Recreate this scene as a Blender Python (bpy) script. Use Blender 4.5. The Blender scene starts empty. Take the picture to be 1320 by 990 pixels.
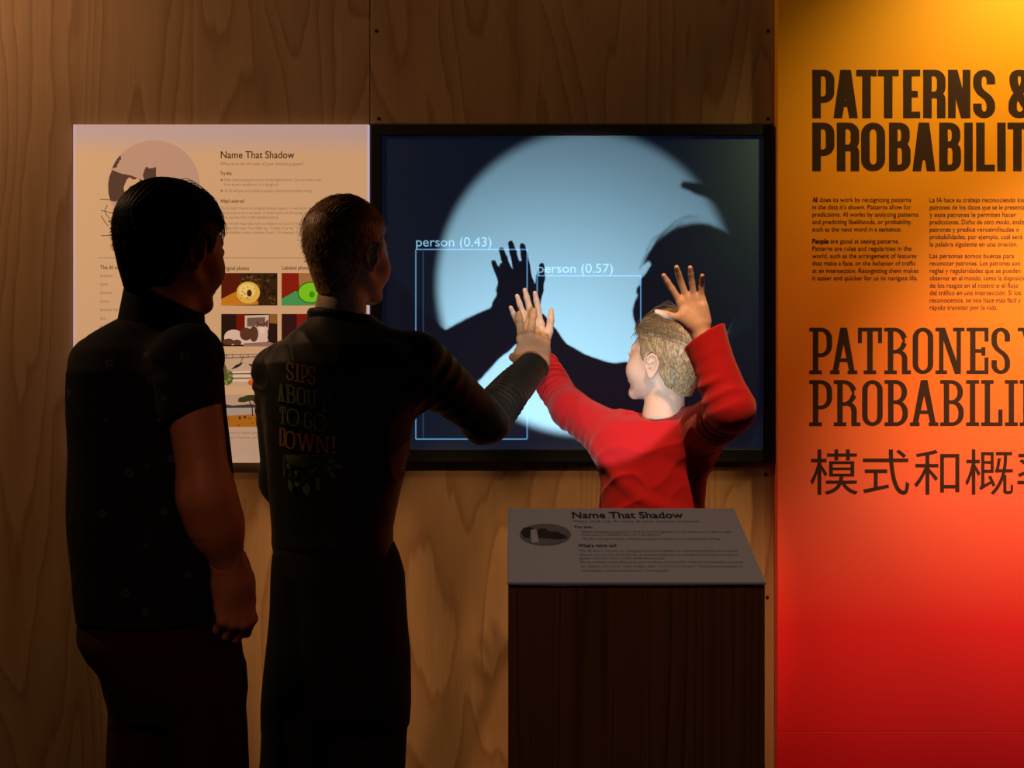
import bpy, math, random
import numpy as np
from mathutils import Vector, Matrix
from mathutils.bvhtree import BVHTree

SC = bpy.context.scene
COL = SC.collection
PI = math.pi
# ------------------------------------------------------------------ camera
FPX = 1717.0            # focal length in pixels of the 1320 wide frame
CZ = 1.32
def W(px, py, y=0.0):   # a point of the photograph at depth y (wall plane y=0, camera y=-4)
    d = y + 4.0
    return Vector(((px-660)*d/FPX, y, CZ-(py-495)*d/FPX))
cam = bpy.data.cameras.new('camera'); cam.lens = 36*FPX/1320; cam.sensor_width = 36
camo = bpy.data.objects.new('camera', cam); COL.objects.link(camo)
camo.location = (0, -4, CZ); camo.rotation_euler = (PI/2, 0, 0); cam.clip_start = .05
SC.camera = camo
# ------------------------------------------------------------------ world, exposure, lights
SC.view_settings.view_transform = 'Standard'; SC.view_settings.look = 'None'
SC.view_settings.exposure = 0; SC.view_settings.gamma = 1; SC.view_settings.use_curve_mapping = False
w = bpy.data.worlds.new('world'); SC.world = w; w.use_nodes = True
w.node_tree.nodes['Background'].inputs[0].default_value = (1, .6, .4, 1)
w.node_tree.nodes['Background'].inputs[1].default_value = .0012

def spot(name, loc, target, power, angle, blend, col, radius):
    l = bpy.data.lights.new(name, 'SPOT'); l.energy = power; l.spot_size = math.radians(angle)
    l.spot_blend = blend; l.color = col; l.shadow_soft_size = radius
    o = bpy.data.objects.new(name, l); COL.objects.link(o); o.location = loc
    o.rotation_euler = (Vector(target)-Vector(loc)).to_track_quat('-Z', 'Y').to_euler()
    return o
LP = Vector((.128, -2.155, 1.087))
spot('shadow_projector_beam', LP, W(752, 373), 60, 23.5, .17, (1, .98, .95), .006)
spot('shadow_projector_spill', LP, W(745, 380), .5, 62, .15, (.45, .70, 1), .006)
spot('track_light_left', (-2.5, -.95, 3.12), (-1.0, 0, 1.3), 120, 100, .9, (1, .56, .27), .06)
for lx in (.0, .62):
    spot('track_light_top', (lx, -.45, 3.14), (lx, 0, 2.6), 3.2, 110, 1, (1, .56, .27), .05)
spot('track_light_middle', (.28, -2.5, 3.12), (.41, -1.05, 1.32), 280, 27, 1, (1, .45, .19), .03)
for lx in (-.90, -.54, -.18, .18, .53):
    spot('track_light_low', (lx, -1.6, 3.14), (lx, 0, .60), 180, 13.6, .6, (1, .56, .25), .02)
spot('track_light_right', (1.85, -.80, 3.16), (1.55, 0, 1.9), 125, 74, .9, (1, .72, .22), .05)
spot('track_light_far_right', (2.1, -2.2, 3.12), (1.70, 0, 1.0), 600, 35, 1.0, (1, .70, .40), .05)
spot('fill_light_visitors', (-.75, -4.4, 2.75), (-.55, -1.6, .90), 42, 22, 1.0, (1, .40, .20), .05)  # weak front fill, added to lift the man's bare arm and the backs
spot('fill_light_pedestal', (.15, -3.3, 3.12), (.15, -2.3, 1.0), 34, 24, 1.0, (1, .72, .58), .05)  # added lamp, brightens the sign plate and front board

# ------------------------------------------------------------------ helpers
def new_obj(name, me, mats, parent=None, kind=None):
    o = bpy.data.objects.new(name, me); COL.objects.link(o)
    for m in (mats if isinstance(mats, (list, tuple)) else [mats]): me.materials.append(m)
    if parent: o.parent = parent; o.matrix_parent_inverse = parent.matrix_world.inverted()
    if kind: o['kind'] = kind
    return o
def mesh_of(V, F, name='m', smooth=False, mi=None):
    me = bpy.data.meshes.new(name)
    if isinstance(F, np.ndarray) and len(F):
        V = np.asarray(V, dtype=np.float32); n = F.shape[1]
        me.vertices.add(len(V)); me.vertices.foreach_set('co', V.ravel())
        me.loops.add(F.size); me.loops.foreach_set('vertex_index', F.astype(np.int32).ravel())
        me.polygons.add(len(F)); me.polygons.foreach_set('loop_start', np.arange(0, F.size, n, dtype=np.int32))
        me.polygons.foreach_set('loop_total', np.full(len(F), n, dtype=np.int32))
        if mi is not None: me.polygons.foreach_set('material_index', mi.astype(np.int32))
        me.update(calc_edges=True); me.validate()
    else:
        me.from_pydata([tuple(v) for v in V], [], [tuple(f) for f in F]); me.update()
    if smooth: me.polygons.foreach_set('use_smooth', [True]*len(me.polygons))
    return me
def empty(name, loc, label, cat, group=None):
    o = bpy.data.objects.new(name, None); COL.objects.link(o); o.location = loc
    o['label'] = label; o['category'] = cat
    if group: o['group'] = group
    bpy.context.view_layer.update()
    return o
def box_vf(x0, x1, y0, y1, z0, z1, bev=0):
    V = [(x, y, z) for x in (x0, x1) for y in (y0, y1) for z in (z0, z1)]
    F = [(0, 1, 3, 2), (4, 6, 7, 5), (0, 4, 5, 1), (2, 3, 7, 6), (0, 2, 6, 4), (1, 5, 7, 3)]
    return V, F
def box(name, x0, x1, y0, y1, z0, z1, mat, parent=None, kind=None, bev=0):
    V, F = box_vf(x0, x1, y0, y1, z0, z1)
    c = Vector(((x0+x1)/2, (y0+y1)/2, (z0+z1)/2))
    me = mesh_of([Vector(v)-c for v in V], F)
    o = new_obj(name, me, mat, None, kind); o.location = c
    bpy.context.view_layer.update()
    if parent: o.parent = parent; o.matrix_parent_inverse = parent.matrix_world.inverted()
    if bev:
        b = o.modifiers.new('bevel', 'BEVEL'); b.width = bev; b.segments = 2
    return o
def join(parts):        # [(V,F)] numpy quads -> one
    Vs, Fs, n = [], [], 0
    for V, F in parts:
        Vs.append(V); Fs.append(F+n); n += len(V)
    return np.concatenate(Vs), np.concatenate(Fs)

# ------------------------------------------------------------------ materials
def srgb(r, g, b):
    f = lambda c: (c/255/12.92) if c/255 < .04045 else ((c/255+.055)/1.055)**2.4
    return (f(r), f(g), f(b), 1)
def mat(name, col, rough=.6, metal=0, emit=None, es=0, spec=.5, noise=0, nscale=60, bump=0, bscale=200, sheen=0):
    m = bpy.data.materials.new(name); m.use_nodes = True
    nt = m.node_tree; b = nt.nodes['Principled BSDF']
    col = tuple(col)[:3]+(1,)
    b.inputs['Base Color'].default_value = col; b.inputs['Roughness'].default_value = rough
    b.inputs['Metallic'].default_value = metal; b.inputs['Specular IOR Level'].default_value = spec
    b.inputs['Sheen Weight'].default_value = sheen
    if emit is not None:
        b.inputs['Emission Color'].default_value = tuple(emit)[:3]+(1,); b.inputs['Emission Strength'].default_value = es
    if noise or bump:
        tc = nt.nodes.new('ShaderNodeTexCoord')
    if noise:
        n = nt.nodes.new('ShaderNodeTexNoise'); n.inputs['Scale'].default_value = nscale; n.inputs['Detail'].default_value = 4
        nt.links.new(tc.outputs['Object'], n.inputs['Vector'])
        mx = nt.nodes.new('ShaderNodeMix'); mx.data_type = 'RGBA'
        mx.inputs[6].default_value = tuple(c*(1-noise) for c in col[:3])+(1,)
        mx.inputs[7].default_value = tuple(min(1, c*(1+noise)) for c in col[:3])+(1,)
        nt.links.new(n.outputs[0], mx.inputs[0]); nt.links.new(mx.outputs[2], b.inputs['Base Color'])
    if bump:
        n2 = nt.nodes.new('ShaderNodeTexNoise'); n2.inputs['Scale'].default_value = bscale; n2.inputs['Detail'].default_value = 3
        nt.links.new(tc.outputs['Object'], n2.inputs['Vector'])
        bp = nt.nodes.new('ShaderNodeBump'); bp.inputs['Strength'].default_value = bump; bp.inputs['Distance'].default_value = .002
        nt.links.new(n2.outputs[0], bp.inputs['Height']); nt.links.new(bp.outputs[0], b.inputs['Normal'])
    return m
def wood(name, light, dark, zs=.16, scale=3.2, rings=9, rough=.5, fine=.25):
    m = bpy.data.materials.new(name); m.use_nodes = True; nt = m.node_tree; N = nt.nodes; L = nt.links
    b = N['Principled BSDF']; b.inputs['Roughness'].default_value = rough; b.inputs['Specular IOR Level'].default_value = .3
    tc = N.new('ShaderNodeTexCoord'); oi = N.new('ShaderNodeObjectInfo')
    mp = N.new('ShaderNodeMapping'); mp.inputs['Scale'].default_value = (1, 1, zs)
    sc = N.new('ShaderNodeVectorMath'); sc.operation = 'MULTIPLY_ADD'
    cb = N.new('ShaderNodeCombineXYZ')
    L.new(oi.outputs['Random'], cb.inputs[0]); L.new(oi.outputs['Random'], cb.inputs[2])
    mul = N.new('ShaderNodeVectorMath'); mul.operation = 'MULTIPLY_ADD'
    mul.inputs[1].default_value = (23, 23, 7)
    L.new(cb.outputs[0], mul.inputs[0]); L.new(tc.outputs['Object'], mul.inputs[2])
    L.new(mul.outputs[0], mp.inputs[0])
    n = N.new('ShaderNodeTexNoise'); n.inputs['Scale'].default_value = scale; n.inputs['Detail'].default_value = 1.6
    n.inputs['Roughness'].default_value = .42; n.inputs['Distortion'].default_value = .25
    L.new(mp.outputs[0], n.inputs['Vector'])
    # wobble
    n2 = N.new('ShaderNodeTexNoise'); n2.inputs['Scale'].default_value = 26; n2.inputs['Detail'].default_value = 2
    L.new(mp.outputs[0], n2.inputs['Vector'])
    a = N.new('ShaderNodeMath'); a.operation = 'MULTIPLY_ADD'; a.inputs[1].default_value = .035
    L.new(n2.outputs[0], a.inputs[0]); L.new(n.outputs[0], a.inputs[2])
    mu = N.new('ShaderNodeMath'); mu.operation = 'MULTIPLY'; mu.inputs[1].default_value = rings*2
    L.new(a.outputs[0], mu.inputs[0])
    fr = N.new('ShaderNodeMath'); fr.operation = 'FRACT'; L.new(mu.outputs[0], fr.inputs[0])
    cr = N.new('ShaderNodeValToRGB'); e = cr.color_ramp.elements
    e[0].position = 0; e[0].color = (0, 0, 0, 1); e[1].position = 1; e[1].color = (0, 0, 0, 1)
    e2 = cr.color_ramp.elements.new(.72); e2.color = (.45, .45, .45, 1)
    e3 = cr.color_ramp.elements.new(.9); e3.color = (1, 1, 1, 1)
    L.new(fr.outputs[0], cr.inputs[0])
    # fine fibre
    mp2 = N.new('ShaderNodeMapping'); mp2.inputs['Scale'].default_value = (1, 1, .02)
    L.new(mul.outputs[0], mp2.inputs[0])
    n3 = N.new('ShaderNodeTexNoise'); n3.inputs['Scale'].default_value = 260; n3.inputs['Detail'].default_value = 3
    L.new(mp2.outputs[0], n3.inputs['Vector'])
    mp3 = N.new('ShaderNodeTexNoise'); mp3.inputs['Scale'].default_value = 1.7; mp3.inputs['Detail'].default_value = 3
    L.new(mul.outputs[0], mp3.inputs['Vector'])
    mx = N.new('ShaderNodeMix'); mx.data_type = 'RGBA'
    mx.inputs[6].default_value = tuple(light)+(1,); mx.inputs[7].default_value = tuple(dark)+(1,)
    L.new(cr.outputs[0], mx.inputs[0])
    m2 = N.new('ShaderNodeMix'); m2.data_type = 'RGBA'; m2.blend_type = 'MULTIPLY'; m2.inputs[0].default_value = fine
    L.new(mx.outputs[2], m2.inputs[6]); L.new(n3.outputs[0], m2.inputs[7])
    m3 = N.new('ShaderNodeMix'); m3.data_type = 'RGBA'; m3.blend_type = 'MULTIPLY'; m3.inputs[0].default_value = .35
    L.new(m2.outputs[2], m3.inputs[6]); L.new(mp3.outputs[0], m3.inputs[7])
    L.new(m3.outputs[2], b.inputs['Base Color'])
    bp = N.new('ShaderNodeBump'); bp.inputs['Strength'].default_value = .15; bp.inputs['Distance'].default_value = .001
    L.new(n3.outputs[0], bp.inputs['Height']); L.new(bp.outputs[0], b.inputs['Normal'])
    return m
M = {}
M['ply'] = wood('plywood', (.40, .245, .125), (.29, .155, .070))
M['stain'] = wood('dark stained wood', (.30, .095, .034), (.15, .042, .015), zs=.025, scale=9, rings=16, rough=.45)
M['black'] = mat('black matte paint', (.006, .006, .008), .6, spec=.25)
M['dark'] = mat('dark room paint', (.02, .017, .015), .9)
M['floor'] = mat('dark carpet', (.03, .024, .02), .95, bump=.4, bscale=300)
M['screw'] = mat('screw head', (.03, .02, .015), .4, metal=.6)
M['white'] = mat('white plastic sign', (.46, .44, .44), .55)
M['whitetxt'] = mat('sign ink', (.02, .018, .018), .6)
M['greytxt'] = mat('grey sign ink', (.20, .185, .18), .6)
M['greyfill'] = mat('grey sign tint', (.16, .15, .145), .6)

# screen : pale blue grey fabric lit from the front, with a faint glow of its own
def screen_mat(name, em, es):      # silver front-projection cloth : narrow gloss, plus a faint glow of the picture
    m = bpy.data.materials.new(name); m.use_nodes = True; nt = m.node_tree; N = nt.nodes; L = nt.links; N.remove(N['Principled BSDF'])
    g = N.new('ShaderNodeBsdfAnisotropic'); g.distribution = 'BECKMANN'; g.inputs['Roughness'].default_value = .49; g.inputs['Color'].default_value = (.36, .68, .90, 1)
    d = N.new('ShaderNodeBsdfDiffuse'); d.inputs['Color'].default_value = (.006, .012, .02, 1); e = N.new('ShaderNodeEmission')
    e.inputs['Color'].default_value = tuple(em)[:3]+(1,); e.inputs['Strength'].default_value = es
    a1 = N.new('ShaderNodeAddShader'); a2 = N.new('ShaderNodeAddShader'); L.new(g.outputs[0], a1.inputs[0]); L.new(d.outputs[0], a1.inputs[1])
    L.new(a1.outputs[0], a2.inputs[0]); L.new(e.outputs[0], a2.inputs[1]); L.new(a2.outputs[0], N['Material Output'].inputs[0]); return m
M['screen'] = screen_mat('silver screen surface', (.14, .24, 1.0), .010)
M['line'] = screen_mat('projected line', srgb(120, 185, 240), .50)
M['linefaint'] = screen_mat('faint projected line', srgb(100, 160, 220), .14)
M['capt'] = screen_mat('projected caption', srgb(150, 200, 225), .75)

# lightbox poster : backlit prints
LB = .76
def pmat(name, rgb, s=1.0):
    c = srgb(*rgb)
    return mat(name, tuple(v*.35 for v in c[:3]), .6, emit=c, es=LB*s, spec=.2)
def lightbox_mat():
    m = mat('backlit poster face', (.25, .2, .17), .6, emit=(1, 1, 1), es=LB, spec=.2); nt = m.node_tree; N = nt.nodes; L = nt.links
    b = N['Principled BSDF']; tc = N.new('ShaderNodeTexCoord'); sx = N.new('ShaderNodeSeparateXYZ'); L.new(tc.outputs['Object'], sx.inputs[0])
    n = N.new('ShaderNodeTexNoise'); n.inputs['Scale'].default_value = 1.6; L.new(tc.outputs['Object'], n.inputs['Vector'])
    base = N.new('ShaderNodeMix'); base.data_type = 'RGBA'; L.new(n.outputs[0], base.inputs[0])
    base.inputs[6].default_value = srgb(222, 168, 116); base.inputs[7].default_value = srgb(212, 162, 120)
    # greyer towards the bottom
    mr = N.new('ShaderNodeMapRange'); mr.inputs[1].default_value = -.30; mr.inputs[2].default_value = -.46; L.new(sx.outputs[2], mr.inputs[0])
    m1 = N.new('ShaderNodeMix'); m1.data_type = 'RGBA'; L.new(mr.outputs[0], m1.inputs[0]); L.new(base.outputs[2], m1.inputs[6])
    m1.inputs[7].default_value = srgb(190, 152, 125)
    mt = N.new('ShaderNodeMapRange'); mt.inputs[1].default_value = .415; mt.inputs[2].default_value = .475; L.new(sx.outputs[2], mt.inputs[0])
    m2 = N.new('ShaderNodeMix'); m2.data_type = 'RGBA'; L.new(mt.outputs[0], m2.inputs[0]); L.new(m1.outputs[2], m2.inputs[6])
    m2.inputs[7].default_value = srgb(196, 160, 150)
    ab = N.new('ShaderNodeMath'); ab.operation = 'ABSOLUTE'; L.new(sx.outputs[0], ab.inputs[0])
    ms = N.new('ShaderNodeMapRange'); ms.inputs[1].default_value = .434; ms.inputs[2].default_value = .443; L.new(ab.outputs[0], ms.inputs[0])
    m3 = N.new('ShaderNodeMix'); m3.data_type = 'RGBA'; L.new(ms.outputs[0], m3.inputs[0]); L.new(m2.outputs[2], m3.inputs[6])
    m3.inputs[7].default_value = srgb(205, 190, 235)
    L.new(m3.outputs[2], b.inputs['Emission Color'])
    return m
M['lb'] = lightbox_mat()

# ------------------------------------------------------------------ room shell
def struct(name, *a): return box(name, *a, kind='structure')
struct('floor', -3.2, 3.2, -5.2, .1, -.1, 0, M['floor'])
struct('ceiling', -3.2, 3.2, -5.2, .1, 3.2, 3.3, M['dark'])
wb = struct('wall_back', -3.2, 3.2, .012, .1, 0, 3.2, M['dark'])
struct('wall_left', -3.3, -3.2, -5.2, .1, 0, 3.2, M['dark'])
struct('wall_right', 3.2, 3.3, -5.2, .1, 0, 3.2, M['dark'])
SX = W(477, 0).x; EX = W(998.5, 0).x
def panel(x0, x1, z0, z1):
    return box('plywood_panel', x0+.0012, x1-.0012, -.000, .012, z0, z1, M['ply'], wb, bev=.0008)
panel(-3.1, SX-1.22, 0, 3.18); panel(SX-1.22, SX, 0, 3.18)
panel(SX, EX, W(0, 592).z, 3.18) if False else None
panel(SX, EX, W(0, 160).z+.001, 3.18); panel(SX, EX, 0, W(0, 160).z-.001)
def disc_vf(c, r, n=10, ax='y', ry=None):
    ry = ry or r
    return [(c[0]+r*math.cos(2*PI*i/n), c[1], c[2]+ry*math.sin(2*PI*i/n)) for i in range(n)]
for px, py in ((488, 153), (990, 153), (987, 612), (989, 770), (485, 40), (990, 40)):
    c = W(px, py)
    V = disc_vf((0, -.0012, 0), .0052, 12)+disc_vf((0, .001, 0), .0052, 12)
    F = [tuple(range(11, -1, -1))[::-1]]+[(i, i+12, (i+1) % 12+12, (i+1) % 12) for i in range(12)]
    me = mesh_of(V, F); o = new_obj('screw', me, M['screw']); o.location = c; bpy.context.view_layer.update()
    o.parent = wb; o.matrix_parent_inverse = wb.matrix_world.inverted()

# ------------------------------------------------------------------ flat print helpers
_txtcache = {}
def text_raw(s, off=0, res=3):
    k = (s, off, res)
    if k in _txtcache: return _txtcache[k]
    c = bpy.data.curves.new('t', 'FONT'); c.body = s; c.size = 1; c.resolution_u = res; c.offset = off
    o = bpy.data.objects.new('t', c); COL.objects.link(o); bpy.context.view_layer.update()
    me = bpy.data.meshes.new_from_object(o.evaluated_get(bpy.context.evaluated_depsgraph_get()))
    V = [tuple(v.co) for v in me.vertices]; F = [tuple(p.vertices) for p in me.polygons]
    bpy.data.objects.remove(o); bpy.data.curves.remove(c); bpy.data.meshes.remove(me)
    x0 = min(v[0] for v in V); x1 = max(v[0] for v in V)
    _txtcache[k] = (V, F, x0, x1); return _txtcache[k]
class Print:            # collects flat shapes given in a 2-D frame and maps them with fn(u, v, lift)
    def __init__(s, fn): s.fn = fn; s.V = []; s.F = []
    def poly(s, pts, lift=0):
        lift += (len(s.F) % 12)*8e-6        # overlapping strokes never share a plane
        n = len(s.V); s.V += [s.fn(x, y, lift) for x, y in pts]; s.F.append(tuple(range(n, n+len(pts))))
    def text(s, t, x, y, size, width=None, off=0, lift=0, res=3, skew=0, rot=0):
        V, F, x0, x1 = text_raw(t, off, res); n = len(s.V)
        sx = width/(x1-x0) if width else size
        for a, b, _ in V:
            u = (a-x0)*sx+b*skew*size; v = b*size
            s.V.append(s.fn(x+u*math.cos(rot)+v*math.sin(rot), y+u*math.sin(rot)-v*math.cos(rot), lift))
        s.F += [tuple(i+n for i in f) for f in F]
    def ell(s, cx, cy, rx, ry=None, n=24, lift=0, a0=0, a1=2*PI):
        s.poly([(cx+rx*math.cos(a0+(a1-a0)*i/n), cy+(ry or rx)*math.sin(a0+(a1-a0)*i/n)) for i in range(n+(a1-a0 < 6.2))], lift)
    def stroke(s, pts, sw, hw=None, lift=0, closed=False):
        for q in stroke_polys(pts, sw, hw or sw, closed): s.poly(q, lift)
    def build(s, name, m, parent, label=None):
        o = new_obj(name, mesh_of(s.V, s.F), m, None)
        o.parent = parent; o.matrix_parent_inverse = parent.matrix_world.inverted()
        if label: o['label'] = label
        return o
def stroke_polys(P, sw, hw, closed=False):
    n = len(P); L, R = [], []
    for i in range(n):
        a = P[i-1] if (i > 0 or closed) else None; b = P[(i+1) % n] if (i < n-1 or closed) else None; c = P[i]
        t = [0, 0]; ts = []
        for q, r in ((a, c), (c, b)):
            if q is None or r is None: continue
            d = (r[0]-q[0], r[1]-q[1]); l = math.hypot(*d) or 1e-9; ts.append((d[0]/l, d[1]/l))
        tx = sum(v[0] for v in ts); ty = sum(v[1] for v in ts); l = math.hypot(tx, ty) or 1e-9; tx /= l; ty /= l
        mit = 1/max(.6, abs(tx*ts[0][0]+ty*ts[0][1]))
        nx, ny = -ty*sw/2*mit, tx*hw/2*mit
        L.append((c[0]+nx, c[1]+ny)); R.append((c[0]-nx, c[1]-ny))
    out = []
    for i in range(n if closed else n-1):
        j = (i+1) % n; out.append([L[i], L[j], R[j], R[i]])
    return out
def rpath(pts, closed=False, seg=6):
    # rounded polyline: pts (x, y, rx, ry)
    out = []; n = len(pts)
    for i, p in enumerate(pts):
        x, y = p[:2]; rx = p[2] if len(p) > 2 else 0; ry = p[3] if len(p) > 3 else rx
        if rx == 0 or (not closed and i in (0, n-1)): out.append((x, y)); continue
        a = pts[i-1]; b = pts[(i+1) % n]
        def unit(q):
            d = (q[0]-x, q[1]-y); l = math.hypot(*d) or 1; return d[0]/l, d[1]/l
        ua, ub = unit(a), unit(b)
        A = (x+ua[0]*rx, y+ua[1]*ry); B = (x+ub[0]*rx, y+ub[1]*ry)
        for k in range(seg+1):
            t = k/seg*PI/2; s_, c_ = math.sin(t), math.cos(t)
            out.append((x+(A[0]-x)*(1-s_)+(B[0]-x)*(1-c_), y+(A[1]-y)*(1-s_)+(B[1]-y)*(1-c_)))
    return out
def glyph(ch, x0, x1, yt, yb, sw, hw, slab=0, rr=None):
    """polygons of a condensed capital between x0..x1, yt (top) .. yb (bottom), y down"""
    S = []; h = hw/2; s = sw/2; ym = yt+(yb-yt)*.52; Wd = x1-x0; rx = min(rr or Wd*.42, (Wd-sw)*.49); ry = rx*1.1
    def st(pts, closed=False, a=None, b=None): S.extend(stroke_polys(pts, a or sw, b or hw, closed))
    def rect(a, b, c, d): S.append([(a, b), (c, b), (c, d), (a, d)])
    def serif(xc, y, w_):           # slab centred on xc
        if slab: rect(xc-w_, y-(hw if y > ym else 0), xc+w_, y+(0 if y > ym else hw))
    sl = slab
    xs = x0+(sl if slab else 0)
    if ch in 'PRBDEL':
        rect(xs, yt, xs+sw, yb)
        if slab: rect(x0, yt, xs+sw, yt+hw); rect(x0, yb-hw, xs+sw+(sl if ch in 'PR' else 0), yb)
    if ch == 'P': st(rpath([(xs+s, yt+h), (x1-s, yt+h, rx, ry), (x1-s, ym+h+2, rx, ry), (xs+s, ym+h+2)]))
    if ch == 'R':
        e = x1-(sl if slab else 0)
        st(rpath([(xs+s, yt+h), (e-s, yt+h, rx, ry), (e-s, ym, rx, ry), (xs+s, ym)]))
        st(rpath([((xs+e)/2, ym), (e-s, ym, rx*.6, ry*.6), (e-s, yb)]))
        if slab: rect(e-sw, yb-hw, x1, yb)
    if ch == 'B':
        st(rpath([(xs+s, yt+h), (x1-s-1, yt+h, rx, ry), (x1-s-1, ym-h, rx, ry), (xs+s, ym-h)]))
        st(rpath([(xs+s, ym-h), (x1-s, ym-h, rx, ry), (x1-s, yb-h, rx, ry), (xs+s, yb-h)]))
    if ch == 'D': st(rpath([(xs+s, yt+h), (x1-s, yt+h, rx, ry), (x1-s, yb-h, rx, ry), (xs+s, yb-h)]))
    if ch == 'O': st(rpath([(x0+s, yt+h, rx, ry), (x1-s, yt+h, rx, ry), (x1-s, yb-h, rx, ry), (x0+s, yb-h, rx, ry)], True), True)
    if ch == 'G':
        st(rpath([(x1-s, yt+(yb-yt)*.3), (x1-s, yt+h, rx, ry), (x0+s, yt+h, rx, ry), (x0+s, yb-h, rx, ry), (x1-s, yb-h, rx, ry), (x1-s, ym), (x1-s-Wd*.3, ym)]))
    if ch == 'U':
        st(rpath([(x0+s+sl, yt), (x0+s+sl, yb-h, rx, ry), (x1-s-sl, yb-h, rx, ry), (x1-s-sl, yt)]))
        if slab: rect(x0, yt, x0+sw+2*sl, yt+hw); rect(x1-sw-2*sl, yt, x1, yt+hw)
    if ch == 'E':
        rect(xs, yt, x1, yt+hw); rect(xs, ym-hw/2-1, x1-Wd*.14, ym+hw/2-1); rect(xs, yb-hw, x1, yb)
        if slab:
            q = sw*.72; rect(x1-q, yt, x1, yt+(yb-yt)*.3); rect(x1-q, yb-(yb-yt)*.36, x1, yb); rect(x1-Wd*.14-q, ym-6, x1-Wd*.14, ym+5)
    if ch == 'L':
        rect(xs, yb-hw, x1, yb)
        if slab: rect(x1-sw*.8, yb-(yb-yt)*.36, x1, yb); rect(x0, yt, xs+sw+sl, yt+hw)
    if ch == 'I':
        c = (x0+x1)/2; rect(c-s, yt, c+s, yb)
        if slab: rect(x0, yt, x1, yt+hw); rect(x0, yb-hw, x1, yb)
    if ch == 'T':
        c = (x0+x1)/2; rect(c-s, yt, c+s, yb); rect(x0, yt, x1, yt+hw)
        if slab: rect(x0, yt, x0+sw*.72, yt+(yb-yt)*.33); rect(x1-sw*.72, yt, x1, yt+(yb-yt)*.33); rect(c-s-sl, yb-hw, c+s+sl, yb)
    if ch == 'A':
        c = (x0+x1)/2; a0, a1 = x0+sl*.6, x1-sl*.6
        S.append([(c-sw*.62, yt), (c+sw*.62, yt), (a0+sw, yb), (a0, yb)][::1]); S.append([(c-sw*.62, yt), (c+sw*.62, yt), (a1, yb), (a1-sw, yb)])
        yc = yt+(yb-yt)*.70; rect(a0+sw*.9, yc-h, a1-sw*.9, yc+h)
        if slab: rect(x0, yb-hw, x0+sw+sl*1.2, yb); rect(x1-sw-sl*1.2, yb-hw, x1, yb)
    if ch == 'N':
        sw2 = sw*(.8 if slab else .9); rect(x0+sl, yt, x0+sl+sw2, yb); rect(x1-sl-sw2, yt, x1-sl, yb)
        S.append([(x0+sl, yt), (x0+sl+sw*1.1, yt), (x1-sl, yb), (x1-sl-sw*1.1, yb)])
        if slab: rect(x0, yt, x0+sl+sw2, yt+hw); rect(x0, yb-hw, x0+2*sl+sw2, yb); rect(x1-2*sl-sw2, yt, x1, yt+hw)
    if ch == 'W':
        c = (x0+x1)/2
        xa = [x0, x0+Wd*.22, c-s, x1-Wd*.22-sw, x1-sw]
        for i in range(4):
            t, b_ = (xa[i], xa[i+1]); y_0, y_1 = (yt, yb) if i % 2 == 0 else (yb, yt)
            S.append([(t, y_0), (t+sw, y_0), (b_+sw, y_1), (b_, y_1)])
        if slab: rect(x0-sl, yt, x0+sw+sl, yt+hw); rect(x1-sw-sl, yt, x1+sl, yt+hw)
    if ch == 'Y':
        c = (x0+x1)/2; rect(c-s, ym, c+s, yb)
        S.append([(x0+sl, yt), (x0+sl+sw, yt), (c+s, ym+2), (c-s, ym+2)]); S.append([(x1-sl-sw, yt), (x1-sl, yt), (c+s, ym+2), (c-s, ym+2)])
        if slab: rect(x0, yt, x0+sw+2*sl, yt+hw); rect(x1-sw-2*sl, yt, x1, yt+hw); rect(c-s-sl, yb-hw, c+s+sl, yb)
    if ch == 'S':
        ya = yt+(yb-yt)*.30; yc = yb-(yb-yt)*.30
        st(rpath([(x1-s, ya), (x1-s, yt+h, rx, ry), (x0+s, yt+h, rx, ry), (x0+s, ym-(yb-yt)*.10, rx*.9, ry*.8), (x1-s, ym+(yb-yt)*.10, rx*.9, ry*.8),
                  (x1-s, yb-h, rx, ry), (x0+s, yb-h, rx, ry), (x0+s, yc)]))
        if slab and slab < 4: rect(x1-sw*1.0, yt, x1+.3, yt+(yb-yt)*.30)
    if ch == '&':
        st(rpath([(x1, yb-h*.5), (x0+Wd*.22, yt+(yb-yt)*.33, 7), (x0+Wd*.22, yt+h, rx*.6, ry*.6), (x0+Wd*.7, yt+h, rx*.6, ry*.6), (x0+Wd*.7, yt+(yb-yt)*.33, 7),
                  (x0+s, yt+(yb-yt)*.62, 7), (x0+s, yb-h, rx*.8, ry*.8), (x0+Wd*.75, yb-h, rx*.8, ry*.8), (x1-s*.6, yt+(yb-yt)*.55)]))
    if ch == '!':
        c = (x0+x1)/2; S.append([(c-s, yt), (c+s, yt), (c+s*.6, yb-(yb-yt)*.28), (c-s*.6, yb-(yb-yt)*.28)])
        S.append([(c+s*math.cos(k*PI/5), yb-s+s*math.sin(k*PI/5)) for k in range(10)])
    return S
def wallfn(y0): return lambda x, y, l: W(x, y, y0-l)

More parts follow.
